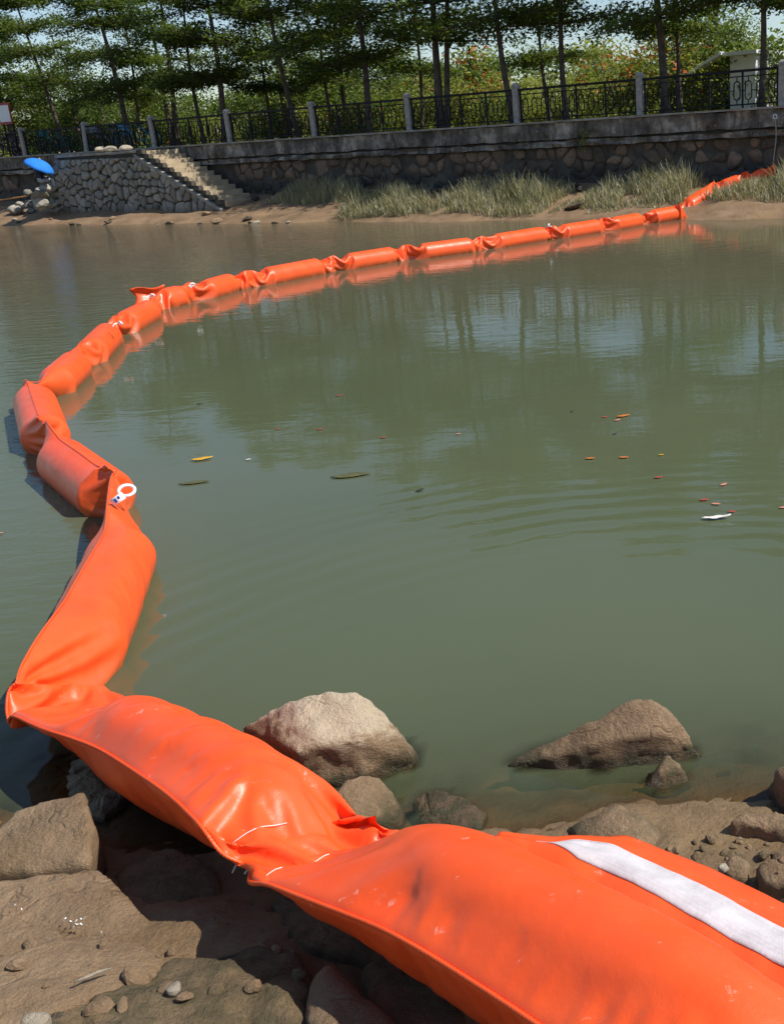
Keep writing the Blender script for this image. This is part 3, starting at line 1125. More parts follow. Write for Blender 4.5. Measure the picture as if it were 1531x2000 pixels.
NR(px_rock('rock', [(1304, 1470, .09), (1255, 1532, .0), (1290, 1510, .05), (1330, 1495, .05), (1352, 1545, -.04), (1290, 1560, -.03)], M['rock'], 'small pointed rock tip in front of the wedge shaped rock', seed=6, voxel=0.014, amp=0.009, back=0.08))
NR(px_rock('rock', [(672, 1520, .13), (735, 1512, .13), (765, 1540, .09), (792, 1578, .02), (655, 1550, .12), (690, 1600, .08), (790, 1615, .0)], M['rock'], 'brown angular rock between the boom and the pale crusted rock', seed=7, voxel=0.016, amp=0.01, back=0.1))
NR(px_rock('rock', [(845, 1536, .03), (800, 1562, .0), (900, 1550, .025), (955, 1590, .0), (820, 1605, .0), (940, 1625, .01)], M['rock'], 'low brown rock half drowned just behind the boom', seed=8, voxel=0.016, amp=0.01, back=0.1))
NR(px_rock('rock', [(1205, 1567, .10), (1160, 1590, .07), (1105, 1618, .02), (1250, 1590, .09), (1298, 1636, .04), (1180, 1680, .08), (1260, 1690, .08)], M['rock'], 'brown rock at the waterline behind the white banded skirt', seed=9, voxel=0.016, amp=0.012, back=0.1))
NR(px_rock('rock', [(1513, 1505, .15), (1535, 1486, .18), (1580, 1490, .2), (1516, 1545, .05), (1528, 1585, .04), (1590, 1590, .1)], M['rock'], 'upright brown rock cut by the right edge of the view', seed=10, voxel=0.016, amp=0.012))
NR(px_rock('rock', [(1424, 1602, .10), (1448, 1583, .11), (1531, 1586, .12), (1620, 1590, .13), (1428, 1618, .07), (1500, 1630, .08), (1620, 1645, .10)], M['rock'], 'flat brown rock with dark hollows on the right shore', seed=12, voxel=0.016, amp=0.018, back=0.06))
NR(px_rock('rock', [(1470, 1690, .15), (1500, 1668, .18), (1560, 1672, .19), (1480, 1720, .15), (1560, 1730, .17)], M['rock'], 'small tan stone sunk in the mud near the right edge', seed=13, voxel=0.014, amp=0.012, back=0.04, base=0.05))
NR(px_rock('rock', [(1412, 1690, .12), (1432, 1668, .14), (1460, 1680, .14), (1418, 1712, .11), (1458, 1715, .12)], M['rock'], 'small muddy stone left of the tan stone on the right shore', seed=14, voxel=0.013, amp=0.01, back=0.04, base=0.05))
NR(px_rock('rock', [(1395, 1720, .14), (1425, 1715, .15), (1440, 1740, .14), (1400, 1748, .13)], M['rock_grey'], 'tiny clod stone by the skirt edge on the right shore', seed=31, voxel=0.012, amp=0.008, back=0.03, base=0.05))
# left block and slabs
NR(px_rock('rock', [(28, 1578, .19), (165, 1546, .22), (182, 1610, .20), (178, 1690, .15), (60, 1705, .13), (-20, 1700, .12), (-40, 1660, .14), (0, 1610, .17)], M['rock'], 'square topped brown block with green algae streaks at the left edge', seed=15, voxel=0.017, amp=0.007, base=-0.1, back=0.02, drop=0.12))
NR(px_rock('rock', [(-90, 1735, .17), (60, 1712, .17), (190, 1692, .17), (212, 1712, .17), (300, 1800, .14), (330, 1850, .14), (240, 1850, .15), (120, 1810, .18), (0, 1785, .18), (-90, 1800, .18)], M['rock'], 'broad smooth brown slab below the square block', seed=16, voxel=0.018, amp=0.010, base=-0.05, back=0.0, drop=0.1))
NR(px_rock('rock', [(-90, 1790, .21), (10, 1778, .22), (70, 1795, .22), (132, 1820, .22), (100, 1850, .22), (20, 1868, .22), (-90, 1870, .22)], M['rock'], 'ochre stained slab wedged at the left edge', seed=17, voxel=0.016, amp=0.014, base=0.0, back=0.0, drop=0.1))
NR(px_rock('rock', [(105, 1870, .22), (175, 1815, .21), (260, 1825, .20), (325, 1868, .19), (310, 1900, .22), (170, 1950, .27), (30, 2010, .29), (-90, 2020, .29), (-90, 1900, .25)], M['rock'], 'large tan slab with a white scratch in the lower left', seed=18, voxel=0.018, amp=0.012, base=0.0, back=0.0, drop=0.1))
NR(px_rock('rock', [(330, 1868, .20), (480, 1848, .20), (560, 1850, .21), (600, 1885, .22), (580, 1960, .26), (620, 2080, .30), (100, 2090, .34), (50, 2010, .31), (180, 1955, .27), (300, 1910, .23)], M['rock_grey'], 'grey brown cracked slab along the bottom edge', seed=19, voxel=0.017, amp=0.020, base=0.0, back=0.0, drop=0.1, strata=0.004))
NR(px_rock('rock', [(612, 1905, .27), (640, 1876, .30), (690, 1915, .28), (790, 2010, .28), (860, 2100, .30), (640, 2110, .33), (590, 1980, .29)], M['rock'], 'brown rock corner catching sun at the edge of the boom shadow', seed=20, voxel=0.017, amp=0.012, base=0.0, back=0.0, drop=0.1))
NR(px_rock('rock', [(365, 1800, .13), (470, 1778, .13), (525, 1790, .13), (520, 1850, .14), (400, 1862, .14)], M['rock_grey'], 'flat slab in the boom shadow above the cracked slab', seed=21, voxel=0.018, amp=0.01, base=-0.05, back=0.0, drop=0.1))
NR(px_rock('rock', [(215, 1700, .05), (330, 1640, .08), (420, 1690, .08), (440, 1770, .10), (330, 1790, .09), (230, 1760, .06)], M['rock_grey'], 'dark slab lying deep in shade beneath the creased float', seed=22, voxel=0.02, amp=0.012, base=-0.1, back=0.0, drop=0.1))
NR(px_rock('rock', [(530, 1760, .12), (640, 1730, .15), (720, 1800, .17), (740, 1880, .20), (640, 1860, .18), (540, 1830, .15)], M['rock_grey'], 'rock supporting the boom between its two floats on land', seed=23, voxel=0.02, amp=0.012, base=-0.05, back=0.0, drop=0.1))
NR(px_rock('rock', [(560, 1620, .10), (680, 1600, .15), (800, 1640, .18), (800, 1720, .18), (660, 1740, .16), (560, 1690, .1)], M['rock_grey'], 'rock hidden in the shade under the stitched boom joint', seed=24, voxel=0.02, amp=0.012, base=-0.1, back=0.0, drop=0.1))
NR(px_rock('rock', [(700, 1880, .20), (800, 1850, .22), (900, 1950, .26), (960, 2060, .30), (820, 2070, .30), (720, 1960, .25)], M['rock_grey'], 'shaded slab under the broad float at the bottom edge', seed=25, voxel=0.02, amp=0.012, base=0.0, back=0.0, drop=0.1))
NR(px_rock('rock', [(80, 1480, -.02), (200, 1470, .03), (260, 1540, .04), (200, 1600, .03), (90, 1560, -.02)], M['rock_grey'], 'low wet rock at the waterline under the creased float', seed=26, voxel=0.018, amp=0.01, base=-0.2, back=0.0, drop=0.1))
# drowned rocks, seen only as pale shapes through the murk
for i, (px, py, z, r, lb) in enumerate(((1440, 1480, -.06, .2, 'drowned slab near the upright rock at right'),
                                       (1060, 1580, -.05, .13, 'drowned stone between the boom and the wedge shaped rock'), (1330, 1590, -.04, .12, 'drowned stone off the right shore'))):
    c = at(px, py, z)
    pts = [c + Vector((math.cos(a) * r * random.uniform(.8, 1.2), math.sin(a) * r * random.uniform(.6, .9), random.uniform(-.05, 0))) for a in np.arange(0, 6.28, 0.9)]
    NR(hull_rock('rock', pts, M['rock'], lb, seed=40 + i, voxel=0.022, base=-0.3, back=0, drop=0.1))
# pebbles
def pebble(px, py, z, size, mat, label, cat='stone', group=None, seed=1, squash=0.6, name='pebble'):
    c = at(px, py, z)
    r_ = random.Random(seed)
    pts = [c + Vector((r_.uniform(-1, 1), r_.uniform(-1, 1), r_.uniform(-squash, squash))).normalized() * size * r_.uniform(.7, 1.1) * 0.5 for _ in range(16)]
    pts = [Vector((p.x, p.y, c.z + (p.z - c.z) * squash)) for p in pts]
    return hull_rock(name, pts, mat, label, cat, group, voxel=size / 9, amp=size * 0.05, seed=seed, base=c.z - size * 0.3, back=0, drop=0, smooth=2)


pebble(338, 1930, .285, 0.05, M['rock_light'], 'small pale square pebble on the grey cracked slab', seed=3)
pebble(70, 1994, .34, 0.07, M['rock_light'], 'whitish pebble at the bottom left edge', seed=4)
pebble(1075, 1880, .3, 0.04, M['rock_light'], 'pale pebble under the broad float', seed=5) if False else None
pebble(1412, 1694, .14, 0.035, M['rock_light'], 'pale chip of stone beside the skirt on the right shore', seed=6)
pebble(585, 1900, .27, 0.035, M['rock_grey'], 'little grey pebble beside the sunlit rock corner', seed=8)
pebble(425, 1928, .27, 0.05, M['rock_grey'], 'dark flake of stone on the grey cracked slab', seed=9, squash=0.4)
# dry twig and shell grit on the slabs
tw = [at(145, 1921, .285), at(170, 1911, .282), at(195, 1900, .278), at(219, 1893, .268)]
o = MB().tube([p + Vector((0, 0, 0.004)) for p in tw], [.002, .0042, .0038, .0015], 6).build('twig', M['rock_light'], None, True)
tag(o, 'pale dry twig lying on the tan slab', 'twig')
sh = [(128, 1796), (140, 1802), (150, 1808), (160, 1797), (168, 1794), (135, 1806), (145, 1812), (105, 1790), (30, 1768), (18, 1765), (45, 1778), (200, 1822), (152, 1800), (161, 1806)]
mb = MB()
for i, (px, py) in enumerate(sh):
    p = at(px, py, .205)
    r_ = random.Random(i)
    q = [p + Vector((r_.uniform(-.006, .006), r_.uniform(-.006, .006), r_.uniform(0, .008))) for _ in range(4)]
    mb.poly(q, [(0, 1, 2), (0, 2, 3), (0, 3, 1), (1, 3, 2)])
tag(mb.build('shell_grit', M['white_plastic']), 'scatter of tiny white shell chips on the brown slab', 'shells', kind='stuff')

# murk of the water: how much silt lies between the surface and what is below it
from mathutils.bvhtree import BVHTree
dgm = bpy.context.evaluated_depsgraph_get()
trees_ = []
for o in near_rocks + [ground]:
    vs = [o.matrix_basis @ v.co for v in o.data.vertices]
    trees_.append((BVHTree.FromPolygons(vs, [tuple(p.vertices) for p in o.data.polygons]), min(v.x for v in vs), max(v.x for v in vs), min(v.y for v in vs), max(v.y for v in vs)))
mk = np.ones(WX.shape)
for i in range(WX.shape[0]):
    if wy[i] > 5.2: break
    for j in range(WX.shape[1]):
        x, y = wx[j], wy[i]
        if x < -4.2 or x > 3: continue
        d = 5.0
        for bv, x0, x1, y0, y1 in trees_:
            if x < x0 or x > x1 or y < y0 or y > y1: continue
            h = bv.ray_cast(Vector((x, y, 0.9)), Vector((0, 0, -1)))
            if h[0] is not None: d = min(d, max(0.0, -h[0].z))
        mk[i, j] = 1 - math.exp(-d * 10.0)
mk = np.clip(0.08 + 0.92 * mk, 0, 1)
a = water.data.attributes.new('murk', 'FLOAT', 'POINT')
a.data.foreach_set('value', mk.reshape(-1).astype(np.float32))
# ------------------------------------------------------------------ far embankment: wall of rubble stones, coping, railing, stairs
def clip_poly(poly, a, b, c):
    """keep the part of poly where a*x + b*y <= c"""
    out = []
    for i in range(len(poly)):
        p, q = poly[i], poly[(i + 1) % len(poly)]
        dp, dq = a * p[0] + b * p[1] - c, a * q[0] + b * q[1] - c
        if dp <= 0: out.append(p)
        if (dp < 0) != (dq < 0) and abs(dp - dq) > 1e-9:
            f = dp / (dp - dq)
            out.append((p[0] + (q[0] - p[0]) * f, p[1] + (q[1] - p[1]) * f))
    return out


def cells(bound, seeds, aniso=1.0):
    """voronoi cells of the seeds inside the polygon bound"""
    res = []
    S = np.array(seeds)
    for i, (x, y) in enumerate(seeds):
        d = (S[:, 0] - x) ** 2 + (S[:, 1] - y) ** 2
        poly = list(bound)
        for j in np.argsort(d)[1:22]:
            dx, dy = S[j] - S[i]
            mx, my = (S[j] + S[i]) / 2
            poly = clip_poly(poly, dx, dy, dx * mx + dy * my)
            if len(poly) < 3: break
        if len(poly) >= 3: res.append((x, y, poly))
    return res


def stone_faces(poly, depth, r_, gap=0.02):
    """a rough stone: shrunk cell outline at the joint, smaller bulged face in front. coords (x, z) in plane, y = out"""
    n = len(poly)
    cx, cy = sum(p[0] for p in poly) / n, sum(p[1] for p in poly) / n
    size = max(math.hypot(p[0] - cx, p[1] - cy) for p in poly)
    if size < 0.05: return None
    k0 = max(0.5, 1 - gap / size)
    # round the corners: insert edge points
    ring = []
    for i in range(n):
        p, q = poly[i], poly[(i + 1) % n]
        if math.hypot(q[0] - p[0], q[1] - p[1]) < 0.03: continue
        for f in (0.22, 0.78): ring.append((p[0] + (q[0] - p[0]) * f, p[1] + (q[1] - p[1]) * f))
    if len(ring) < 4: return None
    m = len(ring)
    vs, fs = [], []
    d = depth * r_.uniform(0.45, 1.0)
    tx, tz = r_.uniform(-.45, .45), r_.uniform(-.45, .45)
    for kk, dd in ((k0, -0.02), (k0, d * 0.5), (k0 * 0.80, d)):
        for (x, y) in ring:
            ox, oy = (x - cx) * kk, (y - cy) * kk
            out = dd + (0 if dd < 0 else (ox * tx + oy * tz) * 0.5 + r_.uniform(-.008, .008))
            vs.append((ox, out, oy))
    vs.append((0, d * 1.03, 0))
    for a in range(2):
        for i in range(m):
            j = (i + 1) % m
            fs.append((a * m + i, a * m + j, (a + 1) * m + j, (a + 1) * m + i))
    for i in range(m): fs.append((2 * m + i, 2 * m + (i + 1) % m, 3 * m))
    return cx, cy, vs, fs


FR = Matrix(((WD.x, WN.x, 0), (WD.y, WN.y, 0), (0, 0, 1)))      # (s, n, z) -> world


def plane_stones(parent, bound, seeds, n0, depth, mat, seed, gap=0.02, batter=0.0, skip=0.0, smooth=True):
    r_ = random.Random(seed)
    k = 0
    for x, y, poly in cells(bound, seeds):
        if r_.random() < skip: continue
        st = stone_faces(poly, depth, r_, gap * r_.uniform(0.7, 1.8))
        if not st: continue
        cx, cz, vs, fs = st
        n_at = n0 - batter * cz
        vv = [FR @ Vector((v[0], v[1] - batter * v[2], v[2])) for v in vs]
        mesh_obj('stone', vv, fs, mat, parent, smooth, W(cx, n_at, cz) - parent.location)
        k += 1
    return k


def jitter_seeds(x0, x1, z0, z1, sx, sz, seed, test=None):
    r_ = random.Random(seed)
    out = []
    nx, nz = int((x1 - x0) / sx), max(1, int(round((z1 - z0) / sz)))
    for j in range(nz):
        for i in range(nx):
            x = x0 + (i + 0.5 + 0.5 * (j % 2)) * (x1 - x0) / nx + r_.uniform(-.48, .48) * sx
            z = z0 + (j + 0.5) * (z1 - z0) / nz + r_.uniform(-.48, .48) * sz
            if r_.random() < 0.16: continue
            if test is None or test(x, z): out.append((x, z))
            if r_.random() < 0.10 and (test is None or test(x + sx * .45, z + sz * .3)): out.append((x + sx * .45, z + sz * .3))
    return out


wall = empty('retaining_wall', W(8, 0, 0.4))
tag(wall, 'dark rubble stone retaining wall with concrete coping along the far bank', 'wall')
WL0, WL1 = -9.0, 42.0


def sbox(mb, s0, s1, n0, n1, z0, z1, parent, wob=0.0, step=0.0):
    """box in the wall's frame"""
    if step <= 0:
        vs = [W(s, n, z) for z in (z0, z1) for n in (n0, n1) for s in (s0, s1)]
        mb.poly([v - parent.location for v in vs], [(0, 1, 3, 2), (4, 6, 7, 5), (0, 4, 5, 1), (2, 3, 7, 6), (0, 2, 6, 4), (1, 5, 7, 3)])
        return mb
    n = int((s1 - s0) / step)
    prof = [(n0, z0), (n1, z0), (n1, (z0 + z1) / 2), (n1, z1), (n0, z1)]
    base = len(mb.v)
    for i in range(n + 1):
        s = s0 + (s1 - s0) * i / n
        for q, (a, b) in enumerate(prof):
            ww = mnoise.noise(Vector((s * 1.7, q * 3.1, z0 * 5))) * wob + mnoise.noise(Vector((s * 6, q * 5.1, z0 * 5))) * wob * 0.5
            zz = mnoise.noise(Vector((s * 2.3, q * 7.7, 3.3))) * wob * (0.6 if q else 0)
            mb.v.append(W(s, a + (ww if 0 < q < 4 else 0), b + zz) - parent.location)
    m = len(prof)
    for i in range(n):
        for q in range(m - 1):
            mb.f.append((base + i * m + q, base + (i + 1) * m + q, base + (i + 1) * m + q + 1, base + i * m + q + 1))
    return mb


mortar = simple('dark_mortar', (0.095, 0.083, 0.068), 0.95, 0.35, 4, 0.5, 0.2)


def mat_coping():
    t = NT('stained_coping')
    p = t.wpos()
    c = t.ramp(t.noise(p, 1.6, 8, 0.7), [(0.34, (0.065, 0.057, 0.048)), (0.50, (0.20, 0.175, 0.145)), (0.66, (0.50, 0.45, 0.38))])
    st = t.remap(t.noise(t.wpos((1, 1, 0.18)), 3.4, 6, 0.7), 0.45, 0.62)
    c = t.mix(t.math('MULTIPLY', st, 0.75), c, (0.045, 0.04, 0.034))
    c = t.mix(t.math('MULTIPLY', t.remap(t.noise(p, 5.5, 4, 0.6), 0.66, 0.7), 0.6), c, (0.45, 0.42, 0.37))
    return t.bsdf(c, 0.9, t.bump(t.noise(p, 9, 8, 0.7), 0.7, 0.05), 0.2)


M['coping'] = mat_coping()
mb = MB()
sbox(mb, WL0, WL1, -0.45, 0.0, -0.6, 2.30, wall)
mb.build('core', mortar, wall)
sbox(MB(), WL0, WL1, -0.5, 0.16, 1.90, 2.33, wall, 0.075, 0.10).build('coping', M['coping'], wall)
sbox(MB(), WL0, WL1, -0.5, 0.20, 1.70, 1.84, wall, 0.07, 0.10).build('ledge', M['coping'], wall)
sbox(MB(), WL0, WL1, -0.55, 0.23, 2.335, 2.385, wall, 0.012, 0.2).build('cap', M['concrete'], wall)
sd = jitter_seeds(-2.2, 19.5, 0.45, 1.69, 0.37, 0.30, 5)
plane_stones(wall, [(-2.3, 0.35), (19.6, 0.35), (19.6, 1.695), (-2.3, 1.695)], sd, 0.0, 0.075, M['wall_stone'], 6, 0.03, skip=0.2)
sd = jitter_seeds(29.2, 35.0, 0.55, 1.69, 0.55, 0.40, 15)
plane_stones(wall, [(29.0, 0.45), (35.0, 0.45), (35.0, 1.695), (29.0, 1.695)], sd, 0.0, 0.075, M['wall_stone'], 7, 0.03, skip=0.2)

# loose dark stones tumbled along the wall's foot
r_ = random.Random(31)


def small_stone_mesh(seed, sub=2):
    bm = bmesh.new()
    bmesh.ops.create_icosphere(bm, subdivisions=sub, radius=1)
    r = random.Random(seed)
    for q in range(7):
        nn = Vector((r.gauss(0, 1), r.gauss(0, 1), r.gauss(0, 1))).normalized()
        d = r.uniform(.55, .85)
        for v in bm.verts:
            k = v.co.dot(nn) - d
            if k > 0: v.co -= nn * k * 0.92
    for v in bm.verts: v.co += Vector(mnoise.noise_vector(v.co * 1.7 + Vector((seed, 0, 0)))) * 0.09
    me = bpy.data.meshes.new('stone')
    bm.to_mesh(me)
    bm.free()
    return me


SM = {}
for key in ('wall_stone', 'rock', 'rock_dark', 'rock_light', 'cheek_stone'):
    SM[key] = []
    for i in range(4):
        me = small_stone_mesh(i * 5 + len(key))
        me.materials.append(M[key])
        SM[key].append(me)


def far_stone(s, n, size, key, label, group, zoff=0.0, squash=0.6, z=None):
    me = r_.choice(SM[key])
    zz = bank_at(s, n) if z is None else z
    o = add('stone', me, None, W(s, n, zz + size * squash * 0.25 + zoff), (r_.uniform(-.3, .3), r_.uniform(-.3, .3), r_.uniform(0, 6.3)), (size * r_.uniform(.8, 1.3) * 0.5, size * 0.5 * r_.uniform(.7, 1), size * squash * 0.5 * r_.uniform(.8, 1.2)))
    return tag(o, label, 'stone', group)


for i in range(44):
    s = -1.5 + i * 0.46 + r_.uniform(-.2, .2)
    if s > 18: break
    far_stone(s, r_.uniform(0.25, 0.85), r_.uniform(.2, .42), 'wall_stone', 'dark rough stone tumbled at the foot of the far wall behind the grass', 'tumbled stones at the wall foot', 0.05)
for i in range(34):
    px, py = r_.uniform(0, 560), r_.uniform(408, 436)
    P = at(px, py, 0.2)
    s, n = (P - WO).dot(WD), (P - WO).dot(WN)
    n = min(max(n, 1.0), 3.2)
    k = r_.choice(['rock', 'rock_dark', 'rock_dark', 'rock_light'])
    col_ = {'rock': 'brown', 'rock_dark': 'blackish', 'rock_light': 'pale'}[k]
    far_stone(s, n, r_.uniform(.10, .32), k, col_ + ' stone strewn on the mud in front of the stairs', col_ + ' stones on the far mud', 0.0, 0.5)
for px, py, sz, k, lb in ((1120, 413, .55, 'rock_dark', 'flat blackish rock at the far waterline left of the boom end'), (1165, 398, .3, 'rock_dark', 'dark stone by the grass above the flat blackish rock'), (1190, 397, .4, 'rock_light', 'pale flat stone beside the grass near the boom end'),
                          (540, 398, .28, 'rock_light', 'white stone on the mud right of the stair foot'), (485, 427, .4, 'rock_dark', 'triangular dark stone at the waterline below the stairs'), (990, 428, .16, 'rock_dark', 'small dark stone at the water edge below the tall grass'),
                          (1490, 405, .2, 'rock_dark', 'dark stone at the far right under the boom end'), (425, 428, .5, 'rock', 'wide brown stone in the water edge below the stairs'), (330, 430, .4, 'rock', 'brown stone at the water edge below the rubble face')):
    P = at(px, py, 0.12)
    far_stone((P - WO).dot(WD), (P - WO).dot(WN), sz, k, lb, None, 0.0, 0.4)

# --- railing
fence = empty('railing', W(0, 0, 2.385))
tag(fence, 'black iron railing with loop panels between grey stone posts on the far wall', 'railing')
SP = 3.921
post_me = MB().box(-.085, .085, -.085, .085, 0, .93).box(-.105, .105, -.105, .105, .93, .965).box(-.085, .085, -.085, .085, .965, 1.0)
post_me.poly([(-.085, -.085, 1.0), (.085, -.085, 1.0), (.085, .085, 1.0), (-.085, .085, 1.0), (-.04, -.04, 1.055), (.04, -.04, 1.055), (.04, .04, 1.055), (-.04, .04, 1.055)], [(0, 1, 5, 4), (1, 2, 6, 5), (2, 3, 7, 6), (3, 0, 4, 7), (4, 5, 6, 7)])
M['post'] = simple('grey_granite_post', (0.33, 0.31, 0.28), 0.8, 0.3, 9, 0.3, 0.25)
pm = post_me.build('post_proto', M['post'])
PM = pm.data
bpy.data.objects.remove(pm)
PM.name = 'post'


def proto(mb, name, mat, smooth=False):
    o = mb.build(name, mat, None, smooth)
    me = o.data
    bpy.data.objects.remove(o)
    return me


half = SP / 2 - 0.09
top_me = proto(MB().box(-half, half, -.035, .035, .84, .90), 'top_rail', M['iron'])
up_me = proto(MB().box(-half, half, -.018, .018, .73, .757), 'upper_rail', M['iron'])
lo_me = proto(MB().box(-half, half, -.02, .02, .07, .105), 'bottom_rail', M['iron'])
bar_me = proto(MB().box(-.022, .022, -.022, .022, 0.0, .84), 'bar', M['iron'])
lp = []
for i in range(16):
    a_ = 2 * math.pi * i / 16
    lp.append((math.cos(a_) * .085, 0, .415 + math.sin(a_) * .085 + (.13 if math.sin(a_) > 1e-6 else -.13)))
loop_me = proto(MB().tube(lp, .017, 5, closed=True).tube([(0, 0, .63), (0, 0, .73)], .014, 5).tube([(0, 0, .20), (0, 0, .105)], .014, 5).tube([(-.085, 0, .415), (-.15, 0, .415)], .012, 5).tube([(.085, 0, .415), (.15, 0, .415)], .012, 5), 'loop', M['iron'], True)
ANG = math.atan2(WD.y, WD.x)
for k in range(-2, 10):
    base = W(k * SP, -0.02, 2.385) - fence.location
    tilt = (0.0, 0.0)
    if k == 7: tilt = (0.0, -0.10)
    add('post', PM, fence, base, (tilt[0], tilt[1], ANG))
    if k == 9: continue
    c = W((k + 0.5) * SP, -0.02, 2.385) - fence.location
    for nm, me in (('top_rail', top_me), ('upper_rail', up_me), ('bottom_rail', lo_me)): add(nm, me, fence, c, (0, 0, ANG))
    for q in range(5):
        add('bar', bar_me, fence, W(k * SP + 0.14 + (SP - 0.28) * q / 4, -0.02, 2.386) - fence.location, (0, 0, ANG))
    for q in range(4):
        for w_ in range(3):
            s = k * SP + 0.14 + (SP - 0.28) * (q + (w_ + 0.5) / 3) / 4
            if s < -1.6: continue
            add('loop', loop_me, fence, W(s, -0.02, 2.386) - fence.location, (0, 0, ANG))

# --- stairs with a rubble cheek in front of the wall
S_TOP, S_BOT, N_OUT = 22.3, 18.5, 1.75
stairs = empty('staircase', W(22, 1.0, 0.4))
tag(stairs, 'worn concrete stairs running down along the far wall to the mud', 'stairs')
M['stair'] = simple('worn_stair', (0.40, 0.325, 0.22), 0.9, 0.25, 2.2, 0.5, 0.2)
NSTEP = 12
z_top, z_bot = 2.28, 0.42
for i in range(NSTEP):
    s0 = S_BOT + (S_TOP - S_BOT) * i / NSTEP
    s1 = s0 + (S_TOP - S_BOT) / NSTEP * (1.25 if i < NSTEP - 1 else 1.0)
    z1 = z_bot + (z_top - z_bot) * (i + 1) / NSTEP
    o = sbox(MB(), s0, s1, 0.235, N_OUT - 0.13, z1 - 0.2, z1, stairs).build('step', M['stair'], stairs)
    # dark saw-tooth curb block at the outer end of each step
    o2 = sbox(MB(), s0 + 0.03, s0 + 0.27, N_OUT - 0.128, N_OUT + 0.03, z1 - 0.1, z1 + 0.045, stairs).build('curb_block', mortar, stairs)
# body under the steps and landing
mb = MB()
prof = [(S_BOT, 0.0), (S_BOT, z_bot), (S_TOP, z_top - 0.06), (26.8, z_top - 0.06), (28.9, 0.9), (29.6, 0.0)]
for nn in (0.24, N_OUT - 0.06):
    mb.v += [W(s, nn, z) - stairs.location for s, z in prof]
mb.f += [(5, 4, 3, 2, 1, 0), (6, 7, 8, 9, 10, 11)] + [(i, (i + 1) % 6, 6 + (i + 1) % 6, 6 + i) for i in range(6)]
mb.build('core', mortar, stairs)
sbox(MB(), S_TOP, 26.9, 0.24, N_OUT + 0.04, z_top - 0.055, z_top + 0.03, stairs, 0.02, 0.2).build('landing', M['concrete'], stairs)
bound = [(S_BOT + 0.25, 0.2), (S_BOT + 0.3, 0.42), (S_TOP + 0.1, z_top - 0.18), (26.75, z_top - 0.12), (28.8, 0.95), (29.5, 0.2)]


def in_b(x, z):
    if x < S_TOP: return z < z_bot + (z_top - z_bot) * (x - S_BOT) / (S_TOP - S_BOT) - 0.2 and z > 0.25
    if x > 26.7: return z < 2.2 - (x - 26.7) * 0.62
    return True


sd = jitter_seeds(S_BOT, 29.5, 0.3, 2.2, 0.31, 0.26, 77, in_b)
plane_stones(stairs, bound, sd, N_OUT - 0.03, 0.13, M['cheek_stone'], 9, 0.024, smooth=False)
# sloped coping line below the saw-tooth
p0, p1 = W(S_BOT + 0.05, N_OUT + 0.03, z_bot - 0.12), W(S_TOP + 0.1, N_OUT + 0.03, z_top - 0.14)
mb = MB()
for q in (p0, p1):
    for dn, dz in ((-.08, -.07), (.05, -.07), (.05, .04), (-.08, .04)):
        mb.v.append(q + WN * dn + Vector((0, 0, dz)) - stairs.location)
mb.f += [(0, 1, 2, 3), (7, 6, 5, 4)] + [(i, 4 + i, 4 + (i + 1) % 4, (i + 1) % 4) for i in range(4)]
mb.build('sloped_curb', M['concrete'], stairs)
# rubble thrown at the left end of the stair body
for i in range(40):
    f = r_.random()
    s = 26.9 + 3.0 * f
    z = (2.15 - 1.75 * f) * r_.uniform(0.15, 1.0)
    nq = N_OUT - 0.25 + r_.uniform(-.3, .25) + (1 - z / 2.2) * 0.4
    far_stone(s, min(nq, 1.85) if abs(s - 28.55) < 0.75 else nq, r_.uniform(.22, .48), 'cheek_stone', 'grey rubble stone heaped beside the person with the umbrella', 'rubble heap left of the stairs', 0.0, 0.75, max(z, bank_at(s, N_OUT)))
for i, (px, w_) in enumerate(((195, .35), (215, .55), (243, .5))):
    s, z = on_n(px, 297, 1.5)
    o = add('stone_block', SM['rock_light'][i], None, W(s, 1.45, z_top + 0.03 + 0.09), (0, 0, ANG + .3 * i), (w_ * .55, .22, .12))
    tag(o, 'pale block on the stair landing, ' + ('leftmost of three', 'middle of three', 'rightmost of three')[i], 'stone block', 'pale blocks on the landing')
# ------------------------------------------------------------------ trees
def leaf_quads(C, size, tilt, r_, aspect=0.5):
    """C (n,3) centres -> one pointed leaf (two triangles folded along the rib) each, as 4 verts / 2 tris"""
    n = len(C)
    ang = r_.uniform(0, 2 * np.pi, n)
    t1 = r_.normal(0, tilt, n)
    t2 = r_.normal(0, tilt, n)
    d = np.stack([np.cos(ang), np.sin(ang), t1], 1)
    d /= np.linalg.norm(d, axis=1)[:, None]
    s = np.stack([-np.sin(ang), np.cos(ang), t2], 1)
    s /= np.linalg.norm(s, axis=1)[:, None]
    L = (size * r_.uniform(0.6, 1.3, n))[:, None]
    v = np.stack([C - d * L * 0.5, C + s * L * aspect * 0.5, C + d * L * 0.5, C - s * L * aspect * 0.5], 1).reshape(-1, 3)
    i = np.arange(n)[:, None] * 4
    f = np.concatenate([i + np.array([0, 1, 2]), i + np.array([0, 2, 3])], 1).reshape(-1, 3)
    return v, f


def leaf_mesh(name, C, size, tilt, r_, mat, aspect=0.5):
    v, f = leaf_quads(C, size, tilt, r_, aspect)
    me = bpy.data.meshes.new(name)
    me.vertices.add(len(v))
    me.vertices.foreach_set('co', v.reshape(-1))
    me.loops.add(len(f) * 3)
    me.loops.foreach_set('vertex_index', f.reshape(-1).astype(np.int32))
    me.polygons.add(len(f))
    me.polygons.foreach_set('loop_start', np.arange(len(f), dtype=np.int32) * 3)
    me.update(calc_edges=True)
    me.materials.append(mat)
    return me


